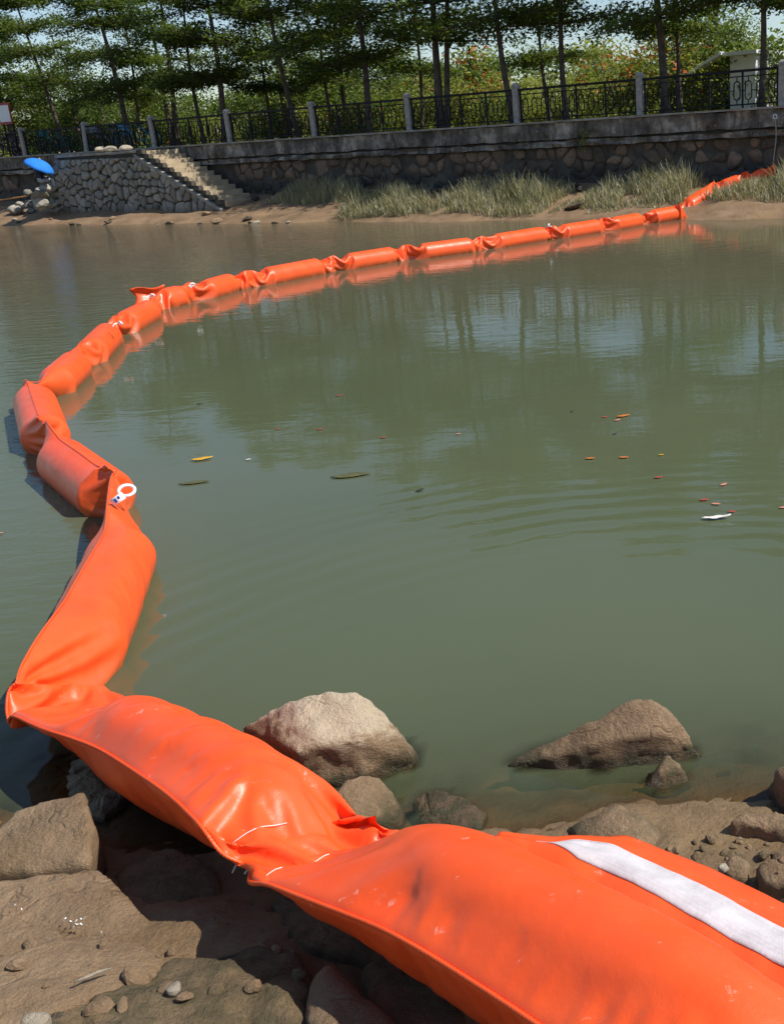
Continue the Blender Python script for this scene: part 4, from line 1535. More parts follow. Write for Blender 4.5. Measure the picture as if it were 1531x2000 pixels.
def tier_tree(seed, height, first, ntier, rad, trunk_r, double=False):
    """umbrella-like tree in flat tiers: returns trunk mesh, crown mesh"""
    r_ = np.random.default_rng(seed)
    q = random.Random(seed)
    mb = MB()
    bend = [(q.uniform(-.12, .12), q.uniform(-.12, .12)) for _ in range(4)]

    def axis_at(z):
        t = z / height
        return Vector((bend[0][0] * math.sin(t * 3) * 2 + bend[1][0] * t, bend[0][1] * math.sin(t * 3 + 1) * 2 + bend[1][1] * t, z))

    mb.tube([axis_at(height * i / 14) for i in range(15)], [trunk_r * (1 - 0.8 * i / 14) * (1.35 if i == 0 else 1) for i in range(15)], 9)
    if double:
        off = Vector((0.32, -0.1, 0))
        mb.tube([axis_at(height * i / 12) + off * (0.6 + i / 12 * 1.6) for i in range(12)], [trunk_r * 0.75 * (1 - 0.75 * i / 12) for i in range(12)], 8)
    cs = []
    for k in range(ntier):
        f = k / max(1, ntier - 1)
        z = first + (height - first) * f ** 0.95 + q.uniform(-.25, .25)
        R = rad * (1 - 0.62 * f ** 1.3) * q.uniform(.7, 1.2)
        nb = 6 if k < ntier - 1 else 4
        a0 = q.uniform(0, 6.28)
        for b in range(nb):
            a = a0 + 2 * math.pi * b / nb + q.uniform(-.35, .35)
            L = R * q.uniform(.65, 1.15)
            st = axis_at(min(z, height))
            rise = q.uniform(-.12, .30)
            pts = [st + Vector((math.cos(a) * L * u, math.sin(a) * L * u, rise * L * u ** 1.5 - 0.06 * L * u)) for u in (0, .25, .5, .75, 1)]
            mb.tube(pts, [trunk_r * .30 * (1 - f * .6), trunk_r * .24 * (1 - f * .6), .022, .015, .006], 5, cap=False)
            for u in np.linspace(.22, 1.0, 8):
                c = st + Vector((math.cos(a) * L * u, math.sin(a) * L * u, rise * L * u ** 1.5 - 0.06 * L * u))
                for sgn in (-1, 1):
                    w = L * (.16 + .26 * math.sin(math.pi * min(u, .95))) * q.uniform(.4, 1.1)
                    e = c + Vector((-math.sin(a) * sgn * w, math.cos(a) * sgn * w, q.uniform(-.04, .1)))
                    if u > .3 and sgn * q.random() > -.6: mb.tube([c, (c + e) / 2 + Vector((0, 0, .02)), e], [.011, .008, .004], 4, cap=False)
                    for m_ in range(3):
                        cc = c.lerp(e, (m_ + 0.7) / 3.0)
                        nl = int(q.uniform(6, 15))
                        cs.append(np.array(cc) + np.stack([r_.normal(0, .16, nl), r_.normal(0, .16, nl), r_.normal(0.02, .13, nl)], 1))
    C = np.concatenate(cs)
    trunk = proto(mb, 'trunk', M['bark'], True)
    crown = leaf_mesh('crown', C, 0.15, 0.45, r_, M['leaf_dark'])
    return trunk, crown


TV = [tier_tree(1, 7.4, 2.6, 6, 2.9, .125), tier_tree(2, 6.9, 2.7, 5, 2.7, .10), tier_tree(3, 7.8, 2.7, 6, 3.1, .14, True), tier_tree(4, 6.4, 2.2, 4, 2.3, .08)]
tree_list = [  # photograph x at the railing, distance behind the wall, variant, scale, where it stands
    (112, 3.2, 1, 1.0), (243, 2.0, 0, 1.0), (268, 3.8, 3, .95), (402, 2.3, 3, 1.05), (432, 1.8, 0, 1.0), (521, 4.6, 3, .9), (582, 2.6, 1, 1.0), (655, 5.2, 3, .95), (683, 6.4, 1, .95),
    (712, 2.4, 0, 1.02), (815, 6.8, 3, 1.0), (862, 2.0, 2, 1.0), (1014, 2.2, 1, 1.05), (1077, 6.0, 3, .95), (1116, 2.8, 1, .98), (1290, 2.1, 0, 1.05), (1322, 5.0, 3, 1.0), (1482, 2.6, 1, 1.0),
    (30, 4.5, 0, .95), (-60, 2.6, 2, 1.0), (340, 7.0, 2, 1.0), (1600, 3.0, 2, 1.0)]
tl = ['tree leaning behind the sign at far left', 'dark tiered tree behind the second railing post from the left', 'slim forked tree just right of the tree by the blue bicycle', 'thin left stem of the pair over the stair head',
      'thick right stem of the pair over the stair head', 'slender tree left of the fifth railing post', 'dark tree rising behind the fifth railing post', 'thin tree left of the close group of trunks mid picture', 'middle trunk of the close group mid picture',
      'thickest trunk of the close group mid picture', 'slender tree left of the big double trunk', 'big double trunked tiered tree right of picture centre', 'tree directly behind the railing post right of centre', 'thin pale trunk right of centre', 'dark tiered tree beside the thin pale trunk',
      'broad tiered tree behind the post below the boom end', 'slim leaning stem right of the broad tiered tree', 'dark stemmed tree near the right edge', 'dense dark tree behind the sign at the left edge', 'double trunked tree whose crown reaches in from the left edge',
'tree standing far back over the stair head', 'double trunked tree whose crown reaches in from the right edge']
rt = random.Random(5)
for (px, dn, v, sc_), lb in zip(tree_list, tl):
    s, _ = on_n(px, 250, -dn)
    t = empty('tree', W(s, -dn, PROM_Z), rt.uniform(0, 6.28))
    t.scale = (sc_, sc_, sc_ * rt.uniform(.94, 1.06))
    t.rotation_euler = (rt.uniform(-.07, .07), rt.uniform(-.07, .07), rt.uniform(0, 6.28))
    tag(t, lb, 'tree', 'tiered trees along the promenade')
    add('trunk', TV[v][0], t)
    add('crown', TV[v][1], t)


# ------------------------------------------------------------------ sunlit shrubs and flowering bushes further back
def shrub(seed, mat, w, h, n, bloom=0, leaf=0.16):
    r_ = np.random.default_rng(seed)
    q = random.Random(seed)
    cl = []
    for k in range(26):
        a, rr, zz = q.uniform(0, 6.28), math.sqrt(q.random()) * w, q.uniform(0, 1)
        rr *= math.sqrt(max(0.05, 1 - (zz - .35) ** 2 / .5))
        c = np.array([math.cos(a) * rr, math.sin(a) * rr, zz * h])
        m = n // 26
        cl.append(c + r_.normal(0, 1, (m, 3)) * np.array([.34, .34, .22]) * w * 0.55)
    C = np.concatenate(cl)
    C[:, 2] = np.abs(C[:, 2]) - 0.05
    fol = leaf_mesh('foliage', C, leaf, 0.7, r_, mat, 0.6)
    bl = None
    if bloom:
        top = C[np.argsort(C[:, 2] + r_.normal(0, .5, len(C)))[-bloom * 6:]]
        bl = leaf_mesh('blossom', top[r_.choice(len(top), bloom, False)] + r_.normal(0, .1, (bloom, 3)), leaf * 1.1, 0.8, r_, M['bloom'], 0.9)
    mb = MB()
    for k in range(5):
        a = q.uniform(0, 6.28)
        mb.tube([(0.05 * k, 0, 0), (math.cos(a) * w * .25, math.sin(a) * w * .25, h * .4), (math.cos(a) * w * .55, math.sin(a) * w * .55, h * .8)], [.05, .035, .012], 5, cap=False)
    return proto(mb, 'stems', M['bark'], True), fol, bl


def leafy_tree(seed, h, w, n):
    r_ = np.random.default_rng(seed)
    q = random.Random(seed)
    mb = MB()
    mb.tube([(0, 0, 0), (.05, .03, h * .25), (-.04, .06, h * .5), (.02, 0, h * .9)], [.13, .11, .08, .02], 8)
    cl = []
    for k in range(34):
        a, u = q.uniform(0, 6.28), q.uniform(.18, 1)
        R = w * math.sqrt(max(.08, 1 - ((u - .5) / .55) ** 2)) * math.sqrt(q.random())
        c = Vector((math.cos(a) * R, math.sin(a) * R, u * h))
        mb.tube([(0, 0, max(.2, u * h - .5)), c * .5 + Vector((0, 0, u * h * .5 - .1)), c], [.03, .02, .006], 4, cap=False)
        cl.append(np.array(c) + r_.normal(0, 1, (n // 34, 3)) * np.array([.42, .42, .24]))
    return proto(mb, 'trunk', M['bark'], True), leaf_mesh('crown', np.concatenate(cl), 0.15, .6, r_, M['leaf_mid'], .55)


LT = [leafy_tree(51, 4.4, 1.7, 5200), leafy_tree(52, 3.6, 1.5, 4400)]
for px, dn, v, lb in ((20, 6.0, 0, 'leafy mid green tree right behind the sign'), (85, 7.5, 1, 'leafy mid green tree left of the second railing post'), (150, 6.5, 0, 'leafy mid green tree between the second and third posts'), (205, 9.0, 1, 'leafy mid green tree left of the blue bicycle'),
                      (330, 10.0, 1, 'leafy mid green tree behind the stair head'), (560, 9.5, 0, 'leafy mid green tree left of the fifth post'), (640, 11.0, 1, 'leafy mid green tree behind the close group of trunks'), (-50, 5.5, 1, 'leafy mid green tree cut by the left edge'),
                      (770, 12.0, 1, 'leafy mid green tree far back left of the double trunk'), (1400, 11.0, 0, 'leafy mid green tree left of the white kiosk')):
    s, _ = on_n(px, 250, -dn)
    t = empty('leafy_tree', W(s, -dn, PROM_Z), px)
    t.scale = (1 + .1 * math.sin(px),) * 3
    tag(t, lb, 'tree', 'leafy trees among the bushes')
    add('trunk', LT[v][0], t)
    add('crown', LT[v][1], t)
SV = [shrub(11, M['leaf_light'], 1.7, 2.3, 2600), shrub(12, M['leaf_light'], 1.9, 2.6, 2800, 130), shrub(13, M['leaf_mid'], 1.8, 2.5, 2600), shrub(14, M['leaf_mid'], 1.2, 1.0, 1800, 150, 0.12)]
sh_n = 0
rs = random.Random(17)
spots = []
for row, (dn, step) in enumerate(((10, 55), (16, 55), (25, 60))):
    px = -60 + row * 20
    while px < 1640:
        spots.append((px + rs.uniform(-14, 14), dn + rs.uniform(-1.5, 1.5), row))
        px += step
ordn = {}
spots.sort(key=lambda t: (t[2], t[0]))
desc = {0: 'yellow green bush', 1: 'orange flowering bush', 2: 'mid green bush', 3: 'low hedge with red orange flowers'}
for px, dn, row in spots:
    if 880 < px < 980 or 1180 < px < 1400: v = rs.choice([0, 1, 2])
    elif px > 850: v = rs.choice([0, 0, 2])
    elif px > 420: v = rs.choice([0, 0, 2, 2])
    else: v = rs.choice([2, 2, 0])
    s, _ = on_n(px, 250, -dn)
    t = empty('bush', W(s, -dn, PROM_Z), rs.uniform(0, 6.28))
    k = rs.uniform(.6, 1.3) * (0.8 + 0.25 * row)
    t.scale = (k * 1.1, k * 1.1, k)
    bay = sum(px > x for x in (43, 168, 297, 443, 610, 797, 1005, 1250, 1525))
    ed = (-90, 43, 168, 297, 443, 610, 797, 1005, 1250, 1525, 1700)
    fr_ = (px - ed[bay]) / (ed[bay + 1] - ed[bay])
    at_ = ('left end', 'left third', 'left middle', 'right middle', 'right third', 'right end')[max(0, min(5, int(fr_ * 6)))]
    if row == 0 and bay == 8 and at_ == 'left end' and fr_ < 0.09: at_ = 'very edge'
    nm_ = ('first', 'second', 'third', 'fourth', 'fifth', 'sixth', 'seventh', 'eighth', 'ninth', 'tenth')[bay]
    tag(t, desc[v] + ' behind the ' + at_ + ' of the ' + nm_ + ' railing bay, ' + ('front', 'second', 'back')[row] + ' row', 'bush', 'bushes in the park behind the railing')
    add('stems', SV[v][0], t)
    add('foliage', SV[v][1], t)
    if SV[v][2]: add('blossom', SV[v][2], t)
for px, lb in ((190, 'low hedge with red orange flowers left of the blue bicycle'), (225, 'low hedge with red orange flowers right beside the blue bicycle'), (690, 'low flowering hedge behind the railing right of the fifth post')):
    s, _ = on_n(px, 250, -3.0)
    t = empty('hedge', W(s, -3.0, PROM_Z), px)
    tag(t, lb, 'hedge', 'flowering hedges by the promenade')
    add('stems', SV[3][0], t)
    add('foliage', SV[3][1], t)
    add('blossom', SV[3][2], t)
# ------------------------------------------------------------------ grass on the far bank
def grass(name, patches, label, seed):
    r_ = np.random.default_rng(seed)
    V_, F_, A_ = [], [], []
    b = 0
    for s0, s1, n0, n1, h, cnt in patches:
        S = r_.uniform(s0, s1, cnt)
        N = r_.uniform(n0, n1, cnt)
        dens = fbm(np.stack([S * 1.1, N * 1.3, np.zeros(cnt)], -1), 3, seed)
        ok = dens > -0.22
        S, N, dens = S[ok], N[ok], dens[ok]
        Zb = bank_z(S, N)
        for s, n, z, d in zip(S, N, Zb, dens):
            if z < 0.015: continue
            if min(math.hypot(s - a_, n - b_) for a_, b_ in ((1.3, 2.9), (1.45, 2.2), (1.6, 1.6), (1.6, 1.1), (1.4, .8))) < 0.33: continue
            low = 0.4 if (-0.2 < s < 1.9 and n < 1.7) else 1.0
            edge = min(1.0, (s - s0) / 0.6, (s1 - s) / 0.6, (n1 - n) / 0.5)
            hh = h * r_.uniform(.3, 1.15) * (0.55 + 0.45 * max(0.1, edge)) * (0.85 + 0.9 * d) * low
            a, lean = r_.uniform(0, 6.28), r_.uniform(.08, .85)
            dx, dy = math.cos(a) * lean * hh, math.sin(a) * lean * hh
            w = r_.uniform(.007, .013)
            px_, py_ = -math.sin(a) * w, math.cos(a) * w
            P = W(s, n, z - 0.02)
            for u, ww in ((0, 1), (.55, .8), (1, .12)):
                x, y, zz = P.x + dx * u * u, P.y + dy * u * u, P.z + hh * u * (1 - 0.25 * lean * u)
                V_.append((x - px_ * ww, y - py_ * ww, zz))
                V_.append((x + px_ * ww, y + py_ * ww, zz))
            F_ += [(b, b + 1, b + 3, b + 2), (b + 2, b + 3, b + 5, b + 4)]
            b += 6
    o = mesh_obj(name, V_, F_, M['grass'], None, True)
    return tag(o, label, 'grass', kind='stuff')


M['grass'] = mat_leaf('reed_grass', (0.22, 0.23, 0.125), (0.50, 0.45, 0.30), trans=0.3)
grass('grass', [(13.3, 16.8, 0.35, 1.5, .55, 1900)], 'pale grass clump right of the stairs at the wall foot', 3)
grass('grass', [(5.6, 12.8, 0.6, 2.75, .62, 7800)], 'broad stand of pale reedy grass in the middle of the far bank', 4)
grass('grass', [(-2.2, 5.0, 0.5, 2.2, .58, 6800), (2.2, 5.4, 1.6, 2.5, .35, 1300)], 'pale reedy grass around the far end of the boom', 5)
# a weed rooted in the wall
r2 = np.random.default_rng(2)
sw, zw = on_n(1143, 270, 0.2)
C = np.array(W(sw, 0.26, zw)) + r2.normal(0, 1, (150, 3)) * np.array([.09, .09, .13])
me = leaf_mesh('weed', C - np.array(W(sw, 0.2, zw)), 0.08, 0.9, r2, M['leaf_light'], 0.35)
tag(add('weed', me, None, W(sw, 0.2, zw)), 'bright green weed sprouting from the wall ledge', 'weed', kind='stuff')

# ------------------------------------------------------------------ rope at the boom's far end
hs, hz = on_n(1510, 228, 0.3)
es_s, es_z = on_n(1512, 330, 0.42)
es = W(es_s, 0.42, es_z + 0.06)
anchor = W(hs, 0.2, hz)
rope = empty('mooring_rope', es)
tag(rope, 'thin pale rope hanging from a white wall hook to the end of the boom', 'rope')
pts = [anchor + (es - anchor) * u + Vector((0.03 * math.sin(u * 5), 0, -0.03 * math.sin(u * 3.1))) - es for u in np.linspace(0, 1, 12)]
M['rope'] = simple('pale_rope', (0.38, 0.33, 0.28), 0.9, 0.2, 20)
MB().tube(pts, 0.013, 6).build('strand', M['rope'], rope, True)
mb = ring_mesh(0.05, 0.014, 1.0, 14)
mb.v = [RZm(ANG).to_3x3() @ (RX(math.pi / 2).to_3x3() @ v) + (anchor - es) for v in mb.v]
mb.build('hook', M['white_plastic'], rope, True)

# ------------------------------------------------------------------ floating leaves and litter
def leaf_thing(px, py, L, ang, mat, label, group=None, curl=0.25, width=0.4, name='floating_leaf', cat='leaf'):
    c = at(px, py, 0.004)
    nu, nv = 9, 5
    vs = []
    for i in range(nu):
        u = i / (nu - 1) * 2 - 1
        hw = L * width * 0.5 * (1 - abs(u) ** 2.2) * (1.0 if u > -.9 else .6) + L * 0.008
        for j in range(nv):
            v = j / (nv - 1) * 2 - 1
            vs.append(Vector((u * L / 2, v * hw + math.sin(u * 2.3) * L * .04, 0.0025 + L * curl * (0.10 * v * v + 0.16 * max(0, u) ** 2 + .03 * math.sin(u * 7 + v)))))
    o = mesh_obj(name, vs, grid_faces(nv, nu), mat, None, True, c)
    o.rotation_euler = (0, 0, ang)
    so = o.modifiers.new('solid', 'SOLIDIFY')
    so.thickness = 0.002
    return tag(o, label, cat, group)


M['lf_yellow'] = simple('yellow_leaf', (0.62, 0.36, 0.02), 0.5, 0.15, 30)
M['lf_orange'] = simple('orange_leaf', (0.55, 0.17, 0.03), 0.5, 0.2, 30)
M['lf_red'] = simple('red_leaf', (0.42, 0.06, 0.04), 0.5, 0.2, 30)
M['lf_pink'] = simple('pinkish_leaf', (0.62, 0.25, 0.17), 0.5, 0.2, 30)
M['lf_dark'] = simple('dark_leaf', (0.03, 0.03, 0.02), 0.6, 0.2, 30)
M['lf_white'] = simple('white_scrap', (0.7, 0.66, 0.6), 0.6, 0.1, 30)
M['lf_olive'] = simple('olive_scum', (0.09, 0.09, 0.03), 0.7, 0.3, 30)
for a in ((395, 897, .19, .15, 'lf_yellow', 'bright yellow leaf floating on the water left of centre'), (1152, 896, .085, -.3, 'lf_orange', 'orange leaf floating, left of an alike pair'), (1217, 894, .085, -.3, 'lf_orange', 'orange leaf floating, right of an alike pair'),
          (1216, 813, .13, .2, 'lf_orange', 'long orange leaf at the head of the small floating cluster'), (1205, 821, .07, .5, 'lf_pink', 'pale pinkish leaf touching the long orange leaf'), (1180, 815, .06, 0, 'lf_red', 'small dark red leaf left of the long orange leaf'),
          (1290, 889, .05, 0, 'lf_yellow', 'tiny yellow leaf right of the pair of orange leaves'), (1285, 933, .07, .1, 'lf_red', 'small reddish leaf below the tiny yellow leaf'), (1412, 947, .07, .5, 'lf_pink', 'pink leaf floating high in the right hand cluster'),
          (1374, 977, .07, -.1, 'lf_red', 'dark red leaf left in the right hand cluster'), (1397, 985, .07, -.5, 'lf_pink', 'tan leaf in the middle of the right hand cluster'), (1428, 1000, .06, -.1, 'lf_red', 'dark red leaf above the white scrap'),
          (1528, 992, .06, 0, 'lf_pink', 'pale pink leaf at the right edge of the water'), (1200, 848, .05, 0, 'lf_dark', 'little dark leaf below the small floating cluster'), (1117, 804, .045, .3, 'lf_dark', 'little dark leaf left above the small floating cluster'),
          (663, 773, .07, 0, 'lf_red', 'small red leaf alone near the centre of the water'), (625, 839, .06, .2, 'lf_red', 'small red leaf above the tree reflection edge'), (543, 838, .05, 0, 'lf_red', 'tiny red leaf left of centre'),
          (748, 855, .06, -.2, 'lf_red', 'dark reddish leaf at the tree reflection edge'), (895, 848, .05, 0, 'lf_pink', 'tiny pink leaf right of centre'), (820, 958, .08, .6, 'lf_dark', 'dark sliver of leaf in the open water'),
          (390, 789, .07, .4, 'lf_dark', 'dark leaf above the bright yellow leaf'), (485, 898, .05, .2, 'lf_white', 'white fleck right of the bright yellow leaf'), (1, 1042, .05, 0, 'lf_pink', 'tan fleck at the left edge outside the boom')):
    leaf_thing(a[0], a[1], a[2] * 0.85, a[3], M[a[4]], a[5])
for px, py, L, w_, lb in ((380, 943, .22, .25, 'olive scum patch below the bright yellow leaf'), (685, 929, .28, .3, 'olive scum patch in the open water right of the yellow leaf')):
    leaf_thing(px, py, L, .05, M['lf_olive'], lb, None, 0.05, w_, 'floating_scum', 'scum')
leaf_thing(1398, 1013, .17, -.12, M['lf_white'], 'white curled scrap floating in the right hand cluster', None, .5, .22, 'floating_scrap', 'litter')

# ------------------------------------------------------------------ promenade: sign, bicycles, building
def quad_sign():
    s, z = on_n(10, 222, -0.5)
    t = empty('sign', W(s, -0.5, PROM_Z))
    tag(t, 'white notice board with red frame at the left edge above the railing', 'sign')
    M['sign_red'] = simple('sign_red', (0.33, 0.02, 0.03), 0.5, 0.1, 10)
    M['sign_white'] = simple('sign_white', (0.75, 0.76, 0.78), 0.5, 0.05, 10)
    zc = z - PROM_Z
    sz = lambda b, s0, s1, n0, n1, z0, z1: b.poly([FR @ Vector((a, c, d)) for d in (z0, z1) for c in (n0, n1) for a in (s0, s1)], [(0, 2, 3, 1), (4, 5, 7, 6), (0, 1, 5, 4), (2, 6, 7, 3), (0, 4, 6, 2), (1, 3, 7, 5)])
    sz(MB(), -.42, .42, -.02, .02, zc - .40, zc + .40).build('frame', M['sign_red'], t)
    sz(MB(), -.36, .36, .021, .03, zc - .31, zc + .31).build('board', M['sign_white'], t)
    for x in (-.3, .3): sz(MB(), x - .03, x + .03, -.08, -.021, 0, zc + .3).build('post', M['iron'], t)


quad_sign()


def bicycle(px, dn, rz, mat, label):
    s, _ = on_n(px, 275, -dn)
    t = empty('bicycle', W(s, -dn, PROM_Z), ANG + rz)
    tag(t, label, 'bicycle', 'bicycles parked behind the railing')
    rub = M['iron']
    for x in (-.52, .52):
        w_ = MB().tube([(x + math.cos(a) * .33, 0, .34 + math.sin(a) * .33) for a in np.linspace(0, 6.283, 24, endpoint=False)], .022, 6, closed=True).build('wheel', rub, t, True)
        rm = MB().tube([(x + math.cos(a) * .295, 0, .34 + math.sin(a) * .295) for a in np.linspace(0, 6.283, 20, endpoint=False)], .014, 5, closed=True)
        for k in range(6): rm.tube([(x, 0, .34), (x + math.cos(k * 1.047) * .29, 0, .34 + math.sin(k * 1.047) * .29)], .004, 4)
        rm.build('rim', mat, w_, True)
    f = MB()
    bb, seat, head, rear, front = (-.05, 0, .30), (-.18, 0, .80), (.36, 0, .82), (-.52, 0, .34), (.52, 0, .34)
    for a, b in ((bb, seat), (seat, head), (bb, head), (bb, rear), (seat, rear), (head, front), ((.34, 0, .74), bb)): f.tube([a, b], .022, 6)
    f.build('frame', mat, t, True)
    MB().tube([(.30, -.28, 1.02), (.36, -.1, .98), (.35, 0, .95), (.36, .1, .98), (.30, .28, 1.02)], .014, 6).tube([(.36, 0, .82), (.35, 0, .96)], .016, 6).build('handlebar', rub, t, True)
    MB().box(-.32, -.06, -.07, .07, .86, .92).tube([(-.18, 0, .80), (-.19, 0, .87)], .016, 6).build('saddle', rub, t)
    MB().box(.40, .66, -.15, .15, .72, .92).build('basket', mat, t)
    MB().tube([(-.05, -.1, .30), (-.02, -.1, .18)], .012, 5).tube([(-.05, .1, .30), (-.08, .1, .42)], .012, 5).build('pedal', rub, t)


M['bike_blue'] = simple('bike_blue', (0.05, 0.28, 0.45), 0.4, 0.1, 10)
M['bike_teal'] = simple('bike_teal', (0.01, 0.16, 0.16), 0.4, 0.1, 10)
M['bike_grey'] = simple('bike_grey', (0.2, 0.2, 0.24), 0.4, 0.1, 10)
bicycle(270, 0.75, 0.9, M['bike_blue'], 'light blue bicycle parked behind the railing at the stair head')
bicycle(108, 0.8, 0.3, M['bike_teal'], 'teal bicycle parked behind the railing above the umbrella')
bicycle(12, 0.8, 0.4, M['bike_grey'], 'grey bicycle parked behind the railing at the left edge')
bicycle(215, 1.2, 0.5, M['bike_grey'], 'grey bicycle parked left of the light blue bicycle')

s, _ = on_n(1455, 150, -9.0)
bd_ = empty('kiosk', W(s, -9.0, PROM_Z))
tag(bd_, 'small white kiosk with sloping awning behind the railing at right', 'building')
M['kiosk'] = simple('white_paint', (0.72, 0.72, 0.74), 0.6, 0.06, 4)
loc = bd_.location


def kb(name, s0, s1, n0, n1, z0, z1, mat, parent=None):
    b = MB().poly([FR @ Vector((a, c, d)) for d in (z0, z1) for c in (n0, n1) for a in (s0, s1)], [(0, 2, 3, 1), (4, 5, 7, 6), (0, 1, 5, 4), (2, 6, 7, 3), (0, 4, 6, 2), (1, 3, 7, 5)])
    return b.build(name, mat, parent or bd_)


kb('wall', -.35, .55, -2, 0, 0, 1.75, M['kiosk'])
kb('roof', -.5, .7, -2.2, .3, 1.755, 1.87, M['kiosk'])
q = [FR @ Vector(v) for v in ((.7, .0, 1.80), (.7, .5, 1.80), (1.9, .0, 1.25), (1.9, .5, 1.25))]
q2 = [v + Vector((0, 0, .1)) for v in q]
MB().poly(q + q2, [(0, 1, 3, 2), (4, 6, 7, 5), (0, 4, 5, 1), (2, 3, 7, 6), (0, 2, 6, 4), (1, 5, 7, 3)]).build('awning', M['kiosk'], bd_)

# ------------------------------------------------------------------ person under a blue umbrella
us, uz = on_n(77, 318, 2.45)
fs_, fz_ = on_n(83, 372, 2.3)
feet = W(fs_, 2.3, fz_ - 0.05)
per = empty('person', feet, ANG)
tag(per, 'person in navy top and pale grey trousers sitting under the blue umbrella', 'person')
M['navy'] = simple('navy_cloth', (0.018, 0.018, 0.045), 0.8, 0.3, 12)
M['trousers'] = simple('pale_trousers', (0.42, 0.46, 0.53), 0.8, 0.2, 12)
M['skin'] = simple('skin', (0.42, 0.24, 0.16), 0.6, 0.1, 12)
M['hair'] = simple('black_hair', (0.012, 0.01, 0.009), 0.6, 0.2, 20)


def skin_body(name, nodes, edges, mat, parent, sub=2):
    me = bpy.data.meshes.new(name)
    me.from_pydata([n[:3] for n in nodes], edges, [])
    o = link(bpy.data.objects.new(name, me))
    sk_ = o.modifiers.new('skin', 'SKIN')
    sv = me.skin_vertices[0].data
    for i, n in enumerate(nodes):
        sv[i].radius = (n[3], n[4] if len(n) > 4 else n[3])
    sv[0].use_root = True
    sb = o.modifiers.new('sub', 'SUBSURF')
    sb.levels = sb.render_levels = sub
    dg = bpy.context.evaluated_depsgraph_get()
    m2 = bpy.data.meshes.new_from_object(o.evaluated_get(dg))
    bpy.data.objects.remove(o)
    m2.materials.clear()
    m2.materials.append(mat)
    m2.polygons.foreach_set('use_smooth', [True] * len(m2.polygons))
    return add(name, m2, parent)


# local frame: +x left along the wall, +y away from the water is negative; the person sits facing the water (-n is behind)
def L_(x, y, z): return (x, -y, z)


sz_ = 0.42
nodes = [L_(0, 0, sz_) + (.14, .12), L_(0, .02, sz_ + .2) + (.15, .11), L_(0, .05, sz_ + .42) + (.18, .11), L_(0, .07, sz_ + .52) + (.07, .07), L_(0, .10, sz_ + .58) + (.055, .055), L_(0, .12, sz_ + .68) + (.085, .10), L_(0, .12, sz_ + .77) + (.07, .08),
         L_(.2, .06, sz_ + .44) + (.06, .06), L_(.27, .14, sz_ + .24) + (.047, .047), L_(.12, .30, sz_ + .28) + (.038, .038), L_(.06, .36, sz_ + .32) + (.03, .02),
         L_(-.2, .06, sz_ + .44) + (.06, .06), L_(-.27, .16, sz_ + .24) + (.047, .047), L_(-.10, .30, sz_ + .30) + (.038, .038), L_(-.04, .36, sz_ + .34) + (.03, .02),
         L_(.1, .06, sz_ - .02) + (.095, .09), L_(.14, .40, sz_ + .03) + (.07, .07), L_(.15, .44, .22) + (.055, .055), L_(.15, .42, .05) + (.04, .04), L_(.15, .56, .03) + (.04, .03),
         L_(-.1, .06, sz_ - .02) + (.095, .09), L_(-.14, .40, sz_ + .03) + (.07, .07), L_(-.15, .44, .22) + (.055, .055), L_(-.15, .42, .05) + (.04, .04), L_(-.15, .56, .03) + (.04, .03)]
edges = [(0, 1), (1, 2), (2, 3), (3, 4), (4, 5), (5, 6), (2, 7), (7, 8), (8, 9), (9, 10), (2, 11), (11, 12), (12, 13), (13, 14), (0, 15), (15, 16), (16, 17), (17, 18), (18, 19), (0, 20), (20, 21), (21, 22), (22, 23), (23, 24)]
body = skin_body('body', nodes, edges, M['navy'], per)
bm_ = body.data
bm_.materials.append(M['trousers'])
bm_.materials.append(M['skin'])
bm_.materials.append(M['hair'])
for p in bm_.polygons:
    c = p.center
    if c.z < sz_ + .04 and c.z < sz_ + .1 and (c.z < sz_ - .02 or c.y < -.1 or abs(c.x) < .3 and c.z < sz_ + .03): p.material_index = 1
    if c.z > sz_ + .55: p.material_index = 2 if (c.y < -.13 and c.z < sz_ + .76) else 3
    if c.z < .06: p.material_index = 0
    if abs(c.x) < .12 and c.y < -.30 and sz_ + .24 < c.z < sz_ + .42: p.material_index = 2
# the stone they sit on
far_stone(fs_, 2.05, .62, 'cheek_stone', 'grey stone the person under the umbrella sits on', None, 0.0, 0.75, feet.z + 0.02)
for dz_, lb_ in ((0.22, 'flat grey stone under the feet of the sitting person'), (0.52, 'lower grey stone in the stack under the sitting person')):
    far_stone(fs_, 2.3 + dz_ * .3, .75, 'cheek_stone', lb_, None, 0.0, 0.6, feet.z - dz_)
# umbrella: eight-gore canopy, tilted, with shaft held in the hands
umb = empty('umbrella', W(us, 2.5, uz - 0.17))
tag(umb, 'bright blue umbrella held tilted over the sitting person', 'umbrella')
M['umb'] = simple('blue_umbrella', (0.02, 0.20, 0.68), 0.85, 0.12, 6)
Ru, vs, fs = 0.54, [], []
nr, na = 6, 32
vs.append(Vector((0, 0, 0.30)))
for i in range(1, nr + 1):
    for k in range(na):
        a = 2 * math.pi * k / na
        sc = 1 - 0.06 * (i / nr) * (0.5 - 0.5 * math.cos(a * 8))
        rr = Ru * math.sin(i / nr * 1.25) / math.sin(1.25) * sc
        vs.append(Vector((math.cos(a) * rr, math.sin(a) * rr, 0.30 - 0.30 * (1 - math.cos(i / nr * 1.25)) / (1 - math.cos(1.25)))))
for k in range(na): fs.append((0, 1 + k, 1 + (k + 1) % na))
for i in range(nr - 1):
    for k in range(na):
        a, b = 1 + i * na + k, 1 + i * na + (k + 1) % na
        fs.append((a, a + na, b + na, b))
T = Matrix.Rotation(ANG, 3, 'Z') @ Matrix.Rotation(0.30, 3, 'X') @ Matrix.Rotation(-0.42, 3, 'Y')
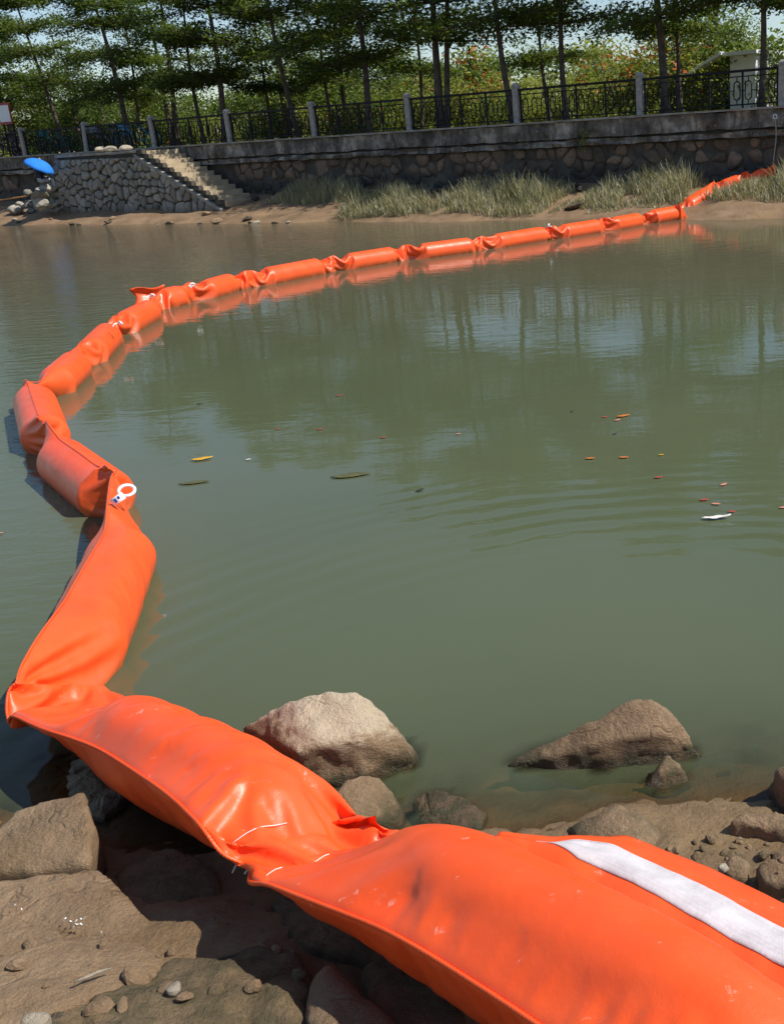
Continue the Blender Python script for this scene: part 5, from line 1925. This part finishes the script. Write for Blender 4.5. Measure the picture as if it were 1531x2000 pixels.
o = mesh_obj('canopy', [T @ v for v in vs], fs, M['umb'], umb, True)
so = o.modifiers.new('solid', 'SOLIDIFY')
so.thickness = 0.004
MB().tube([T @ Vector((0, 0, .36)), T @ Vector((0, 0, -.2)), T @ Vector((0, 0, -.55))], .012, 6).build('shaft', M['iron'], umb, True)
for k in range(8):
    a = 2 * math.pi * k / 8
    MB().tube([T @ Vector((0, 0, .28)), T @ Vector((math.cos(a) * .30, math.sin(a) * .30, .21)), T @ Vector((math.cos(a) * .53, math.sin(a) * .53, .0))], .005, 4).build('rib', M['iron'], umb)
# orange bamboo pole on the bank at the left
p0, p1 = W(*(lambda q: (q[0], 1.6, q[1]))(on_n(-20, 394, 1.6))), W(*(lambda q: (q[0], 1.6, q[1]))(on_n(80, 379, 1.6)))
M['bamboo'] = simple('orange_bamboo', (0.5, 0.24, 0.06), 0.6, 0.2, 8)
o = MB().tube([p0 + (p1 - p0) * u for u in np.linspace(0, 1, 9)], [.03, .027, .032, .027, .031, .026, .03, .026, .024], 7).build('bamboo_pole', M['bamboo'], None, True)
tag(o, 'orange brown bamboo pole lying across the rubble at the left edge', 'pole')

# ------------------------------------------------------------------ loose rubble on the near mud and slabs
rb = random.Random(91)
bvs = [t_[0] for t_ in trees_]


def drop_z(x, y):
    z = -1.0
    for bv in bvs:
        h = bv.ray_cast(Vector((x, y, 0.8)), Vector((0, 0, -1)))
        if h[0] is not None: z = max(z, h[0].z)
    return z


for i in range(60):
    right = i < 40
    if right:
        px, py = rb.uniform(1285, 1531), rb.uniform(1618, 1775)
        if py > 1640 + (px - 1285) * 0.52: continue
    else:
        px, py = rb.uniform(0, 640), rb.uniform(1770, 2000)
    p = at(px, py, 0.1 if right else 0.24)
    z = drop_z(p.x, p.y)
    if z < 0.02: continue
    k = rb.choice(['rock'] if right else ['rock'])
    sz = rb.uniform(.008, .026) if rb.random() < .8 else rb.uniform(.026, .042)
    o = add('pebble', rb.choice(SM[k]), None, (p.x, p.y, z + sz * .25), (rb.uniform(-.5, .5), rb.uniform(-.5, .5), rb.uniform(0, 6.3)), (sz * rb.uniform(.7, 1.2), sz * rb.uniform(.6, 1), sz * rb.uniform(.45, .8)))
    nm = {'rock': 'brown', 'rock_dark': 'dark', 'rock_light': 'pale'}[k]
    tag(o, nm + (' pebble in the mud of the near right shore' if right else ' pebble lying on the lower left slabs'), 'pebble', nm + (' pebbles on the right shore' if right else ' pebbles on the left slabs'))
